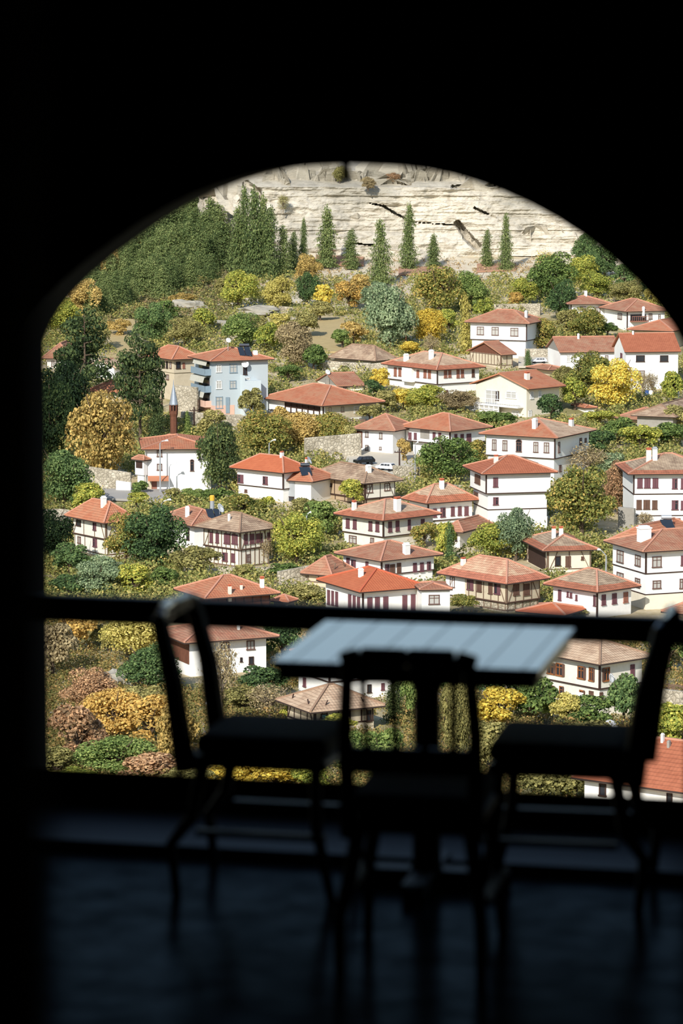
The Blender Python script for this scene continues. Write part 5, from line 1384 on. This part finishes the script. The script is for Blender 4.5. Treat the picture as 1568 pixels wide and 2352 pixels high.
# barrel, tank by the tall white house
b = ground(1485, 918); m = MB(); m.lathe([(.3, -.2), (.33, .3), (.33, .6), (.3, .95), (.26, .98)], 0, 0, 14); r = m.build('barrel', plain('blue_barrel', (52, 84, 140), .5)); r.location = b; tag(r, 'blue barrel at the foot of the tall white gabled house', 'barrel')
b = ground(1494, 918); m = MB(); m.lathe([(.1, -.2), (.34, .1), (.4, .5), (.34, .85), (.1, 1.0)], 0, 0, 14); r = m.build('water_tank', M_DISH, smooth=True); r.location = b; tag(r, 'round white tank beside the blue barrel', 'tank')
b = ground(1554, 930); m = MB(); m.lathe([(.3, -.2), (.3, 1.6), (.18, 1.9), (.05, 2.0)], 0, 0, 14); r = m.build('stove_pipe', M_DISH); r.location = b; tag(r, 'upright white cylinder at the right edge near the tall white house', 'cylinder')
b = ground(1400, 1690); m = MB(); s = b.y / F; m.lathe([(20 * s, -.5), (20 * s, 4 * s), (17 * s, 14 * s), (9 * s, 22 * s), (1 * s, 25 * s)], 0, 0, 20); r = m.build('tent', M_DISH, smooth=True); r.location = b; tag(r, 'white dome-shaped cover among bushes, above the right chair seat', 'cover')
# ------------------------------------------------------------------ the dark room and its café table
PHI = math.radians(13.5); EX = Vector((math.cos(PHI), -math.sin(PHI), 0)); EY = Vector((math.sin(PHI), math.cos(PHI), 0))
WO = Vector((0, 11.28, 0))      # point on the inner face of the arched wall
ROOMROT = -PHI
def wall_uv(px, py):
    r = ray(px, py); n = EY; t = (WO - Vector((0, 0, HC))).dot(n) / r.dot(n); p = Vector((0, 0, HC)) + r * t
    return (p - WO).dot(EX), p.z
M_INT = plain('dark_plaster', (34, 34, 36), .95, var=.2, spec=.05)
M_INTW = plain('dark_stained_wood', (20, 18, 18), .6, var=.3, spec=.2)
def floor_mat():
    t = NT('dark_glossy_floor'); co = t.node('ShaderNodeTexCoord').outputs['Object']
    br = t.node('ShaderNodeTexBrick'); br.inputs['Scale'].default_value = 1.0; t.l(co, br.inputs['Vector'])
    br.inputs['Brick Width'].default_value = 1.6; br.inputs['Row Height'].default_value = .22; br.inputs['Mortar Size'].default_value = .004
    br.inputs['Color1'].default_value = (*lin((18, 22, 26)), 1); br.inputs['Color2'].default_value = (*lin((24, 26, 28)), 1); br.inputs['Mortar'].default_value = (.002, .002, .002, 1)
    t.col(br.outputs[0]); n = t.noise(6, 4, .6, vec=co); r = t.math('ADD', .16, t.math('MULTIPLY', n, .2)); t.l(r, t.b.inputs['Roughness'])
    g = t.node('ShaderNodeBsdfGlossy'); g.inputs['Roughness'].default_value = .22; g.inputs['Color'].default_value = (.75, .9, 1, 1)
    d = t.node('ShaderNodeBsdfDiffuse'); t.l(br.outputs[0], d.inputs[0]); mx = t.node('ShaderNodeMixShader')
    t.l(t.math('MULTIPLY', t.math('SUBTRACT', n, .1), .045), mx.inputs[0]); t.l(d.outputs[0], mx.inputs[1]); t.l(g.outputs[0], mx.inputs[2])
    t.n.remove(t.b); t.l(mx.outputs[0], t.n['Material Output'].inputs[0]); return t.m
M_FLOOR = floor_mat()
def top_mat():
    t = NT('varnished_planks'); co = t.node('ShaderNodeTexCoord').outputs['Object']; sp = t.node('ShaderNodeSeparateXYZ'); t.l(co, sp.inputs[0])
    f = t.math('FRACT', t.math('DIVIDE', sp.outputs[0], .115)); g = t.math('LESS_THAN', f, .09)
    n = t.noise(3, 4, .6, vec=co)
    t.col(t.mix(g, t.mix(n, lin((54, 62, 62)), lin((78, 84, 84))), lin((40, 36, 34))))
    t.l(t.math('ADD', .28, t.math('MULTIPLY', g, .3)), t.b.inputs['Roughness']); t.b.inputs['Specular IOR Level'].default_value = .9
    t.b.inputs['Coat Weight'].default_value = .6; t.b.inputs['Coat Roughness'].default_value = .22
    t.bump(t.math('SUBTRACT', 1, g), .3, .004); return t.m
M_TOP = top_mat()
room = lambda o: (setattr(o, 'location', WO), setattr(o, 'rotation_euler', (0, 0, ROOMROT)), o)[-1]
# arch wall: traced opening in the wall plane (u along the wall, z up), real thickness
ARCH = [(36, 800), (52, 760), (75, 722), (100, 690), (140, 648), (200, 597), (260, 553), (320, 511), (380, 476), (440, 446), (500, 423), (560, 405), (620, 392), (680, 384), (740, 380), (800, 378), (860, 380), (920, 383), (980, 390), (1040, 402), (1100, 420), (1160, 443),
        (1220, 470), (1280, 503), (1340, 542), (1400, 588), (1460, 644), (1510, 700), (1545, 748), (1568, 792), (1582, 850)]
cap = [wall_uv(*p) for p in ARCH]
u0, u1 = cap[0][0], cap[-1][0]; zs = .25
zs = wall_uv(784, 1797)[1]
TH_, UL, UR, ZT = .30, -3.4, 3.4, 3.5
m = MB()
ring = [(u0, zs)] + cap + [(u1, zs)]
def P3(u, z, d): return (u, d, z - (.07 if d > 0 and abs(z - zs) < 1e-6 else 0))      # the sill falls outward
def quad_both(a, b, c, d):
    m.poly([P3(*a, 0), P3(*b, 0), P3(*c, 0), P3(*d, 0)]); m.poly([P3(*d, TH_), P3(*c, TH_), P3(*b, TH_), P3(*a, TH_)])
quad_both((UL, -.3), (u0, -.3), (u0, zs), (UL, zs)); quad_both((u0, -.3), (u1, -.3), (u1, zs), (u0, zs)); quad_both((u1, -.3), (UR, -.3), (UR, zs), (u1, zs))
quad_both((UL, zs), (u0, zs), (u0, cap[0][1]), (UL, cap[0][1])); quad_both((u1, zs), (UR, zs), (UR, cap[-1][1]), (u1, cap[-1][1]))
quad_both((UL, cap[0][1]), cap[0], (u0, ZT), (UL, ZT)); quad_both(cap[-1], (UR, cap[-1][1]), (UR, ZT), (u1, ZT))
for a, b in zip(cap[:-1], cap[1:]): quad_both(a, b, (b[0], ZT), (a[0], ZT))
rr = ring + [ring[0]]
for a, b in zip(rr[:-1], rr[1:]): m.poly([P3(*a, 0), P3(*a, TH_), P3(*b, TH_), P3(*b, 0)])
for a, b in (((UL, -.3), (UL, ZT)), ((UL, ZT), (UR, ZT)), ((UR, ZT), (UR, -.3)), ((UR, -.3), (UL, -.3))): m.poly([P3(*a, 0), P3(*b, 0), P3(*b, TH_), P3(*a, TH_)])
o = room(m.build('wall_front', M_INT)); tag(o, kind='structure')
def rbox(name, x0, y0, z0, x1, y1, z1, mat, kind='structure'):
    m = MB(); m.box(x0, y0, z0, x1, y1, z1); o = room(m.build(name, mat)); tag(o, kind=kind); return o
YB = -14.5
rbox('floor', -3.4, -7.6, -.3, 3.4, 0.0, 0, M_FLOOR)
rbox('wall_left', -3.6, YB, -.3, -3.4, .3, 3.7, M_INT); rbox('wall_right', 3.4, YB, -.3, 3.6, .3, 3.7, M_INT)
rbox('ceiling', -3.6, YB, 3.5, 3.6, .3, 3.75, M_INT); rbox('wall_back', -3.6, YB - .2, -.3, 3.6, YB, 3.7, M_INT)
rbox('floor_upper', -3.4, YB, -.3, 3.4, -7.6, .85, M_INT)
rbox('trim_1', -3.4, -.52, 0, 3.4, -.0, .035, M_INTW)          # low ledge at the foot of the wall
# doorway in front of the camera: its left jamb closes the picture on the left
xj = at_y(97, 1000, 1.95).x
m = MB(); m.box(-2.6, 1.8, .85, xj, 1.96, 3.45); o = m.build('wall_doorway', M_INT); tag(o, kind='structure')
# rail across the opening
def rail():
    r = empty('railing', tuple(WO + EY * -.10), ROOMROT, 'dark horizontal rail across the arched opening, behind the table and chairs', 'railing')
    za = wall_uv(784, 1397)[1]
    zc = HC + (WO - EY * .10).y * (at_y(784, 1420, 1).z - HC)
    hh = .088
    m = MB(); m.box(-2.6, -.03, zc - hh / 2, 2.6, .03, zc + hh / 2); m.build('top_rail', M_INTW, r, bevel=.008)
    for x in (-2.2, 2.2):
        m = MB(); m.box(x - .035, -.03, 0.035, x + .035, .03, zc); m.build('post', M_INTW, r)
rail()
# stub hanging from the crown of the arch
u, z = wall_uv(796, 415); u2, z2 = wall_uv(796, 375)
m = MB(); m.lathe([(.013, z), (.014, z + .02), (.011, z2 + .05), (.016, z2 + .055), (.016, z2 + .2)], u, -.012, 12); o = room(m.build('lamp_hook', M_INTW)); tag(o, 'short dark hook hanging at the crown of the arch', 'hook')

# table
TC = Vector((.262, 10.48, 0)); TROT = -math.radians(11.5)
r = empty('cafe_table', tuple(TC), TROT, 'square café table with a grey plank top reflecting the sky, on one thick dark column', 'table')
m = MB(); m.box(-.4, -.39, .722, .4, .39, .75); m.build('tabletop', M_TOP, r, bevel=.004)
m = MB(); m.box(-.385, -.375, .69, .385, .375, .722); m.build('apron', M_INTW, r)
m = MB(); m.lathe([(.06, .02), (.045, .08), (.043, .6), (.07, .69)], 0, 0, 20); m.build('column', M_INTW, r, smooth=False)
m = MB(); m.beam((-.24, 0, .03), (.24, 0, .03), .07, .05); m.beam((0, -.24, .03), (0, .24, .03), .07, .05)
for x, y in ((-.23, 0), (.23, 0), (0, -.23), (0, .23)): m.lathe([(.03, 0), (.035, .02), (.03, .05)], x, y, 10)
m.build('base', M_INTW, r)

def chair(label, c, rot, slat=0, h=.87, W=.205):
    """faces +y; backrest at -y"""
    r = empty('wooden_chair', tuple(c), rot, label, 'chair')
    D, S = .21, .44
    m = MB(); n = 10; c4 = []
    m.box(-W, -D - .035, S - .05, W, D, S - .01); m.build('seat', M_INTW, r, bevel=.02)
    m = MB(); m.box(-W + .005, -D + .005, S - .01, W - .005, D - .005, S + .055)
    p = m.build('seat_cushion', plain('shaggy_cushion', (58, 60, 60), .95, var=.4, scale=30, spec=.05), r, bevel=.025)
    for sx in (-1, 1):
        m = MB(); m.tube([(sx * (W - .03), D - .04, S - .04), (sx * W, D - .03, S * .5), (sx * (W + .012), D + .02, 0)], [.021, .02, .015], 8); m.build('leg', M_INTW, r)
        m = MB(); m.tube([(sx * (W - .03), -D + .03, S - .04), (sx * (W - .005), -D + .0, S * .55), (sx * (W + .012), -D - .06, .16), (sx * (W + .012), -D - .045, 0)], [.023, .022, .019, .015], 8); m.build('leg', M_INTW, r)
        m = MB(); m.box(sx * W - .03 * (sx < 0) , -D + .02, .19, sx * W + .03 * (sx > 0), D, .21); m.build('stretcher', M_INTW, r)
    bk = MB()
    top = Vector((0, -D - .105, h)); bot = Vector((0, -D - .0, S - .04))
    for sx in (-1, 1):
        m = MB(); m.tube([(sx * (W - .01), bot.y - .02, S - .06), (sx * (W - .005), (bot.y + top.y) / 2 - .005, (h + S) / 2), (sx * (W - .02), top.y, h - .02)], [.038, .034, .028] if not slat else [.026, .022, .02], 8); m.build('back_post', M_INTW, r)
    m = MB(); pts = [(-W - .0, top.y + .012, h - .04), (-W * .7, top.y, h - .022), (0, top.y - .012, h - .02), (W * .7, top.y, h - .022), (W, top.y + .012, h - .04)]
    for a, b in zip(pts[:-1], pts[1:]): m.beam(a, b, .03, .055)
    m.build('top_rail', plain('varnished_dark_wood', (62, 58, 56), .25, var=.2, spec=.8), r, bevel=.01)
    if slat: m = MB(); m.beam((-W, bot.y - .035, S + .16), (W, bot.y - .035, S + .16), .02, .075); m.build('lower_rail', M_INTW, r)
    for k in range(slat):
        x = (k - (slat - 1) / 2) * .078; m = MB(); m.tube([(x, bot.y - .03, S + .14), (x * 1.04, (bot.y + top.y) / 2 - .012, (h + S) / 2), (x * 1.08, top.y - .005, h - .04)], .012, 7); m.build('spindle', M_INTW, r)
    return r
def seat_pt(px, py, z=.44): return at_z(px, py, z)
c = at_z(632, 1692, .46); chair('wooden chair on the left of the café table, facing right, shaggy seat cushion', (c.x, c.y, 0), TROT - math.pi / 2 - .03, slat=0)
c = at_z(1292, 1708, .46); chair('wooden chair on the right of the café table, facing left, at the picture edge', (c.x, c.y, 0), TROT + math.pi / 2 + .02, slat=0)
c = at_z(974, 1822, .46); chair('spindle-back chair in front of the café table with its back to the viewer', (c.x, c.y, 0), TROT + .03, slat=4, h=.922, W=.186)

# ------------------------------------------------------------------ light, sky, camera
w = bpy.data.worlds.new('sky'); SC.world = w; w.use_nodes = True; nt = w.node_tree; bg = nt.nodes['Background']
sky = nt.nodes.new('ShaderNodeTexSky'); sky.sky_type = 'NISHITA'; sky.sun_disc = False; sky.sun_elevation = math.radians(32); sky.sun_rotation = math.radians(180 + 18)
sky.altitude = 400; sky.air_density = 1.2; sky.dust_density = .6; sky.ozone_density = 1.5
nt.links.new(sky.outputs[0], bg.inputs[0]); bg.inputs[1].default_value = SKY_STRENGTH
sun = bpy.data.lights.new('sun', 'SUN'); sun.energy = SUN_ENERGY; sun.angle = math.radians(.53); sun.color = (1, .95, .87)
so = bpy.data.objects.new('sun', sun); COL.objects.link(so); el, az = math.radians(32), math.radians(20)
tosun = Vector((-math.sin(az) * math.cos(el), -math.cos(az) * math.cos(el), math.sin(el)))
so.rotation_euler = (-tosun).to_track_quat('-Z', 'Y').to_euler(); so.location = (-30, -60, 60)
cd = bpy.data.cameras.new('camera'); co = bpy.data.objects.new('camera', cd); COL.objects.link(co)
cd.sensor_fit = 'HORIZONTAL'; cd.sensor_width = 24; cd.lens = F / 1568 * 24; co.location = (0, 0, HC); co.rotation_euler = (math.pi / 2 - TH, 0, 0)
cd.clip_start = .1; cd.clip_end = 4000
cd.dof.use_dof = True; cd.dof.focus_distance = 450; cd.dof.aperture_fstop = 4.2
SC.camera = co
vs = SC.view_settings; vs.view_transform = 'Standard'; vs.look = 'None'; vs.gamma = 1; vs.use_curve_mapping = False; vs.exposure = EXPOSURE
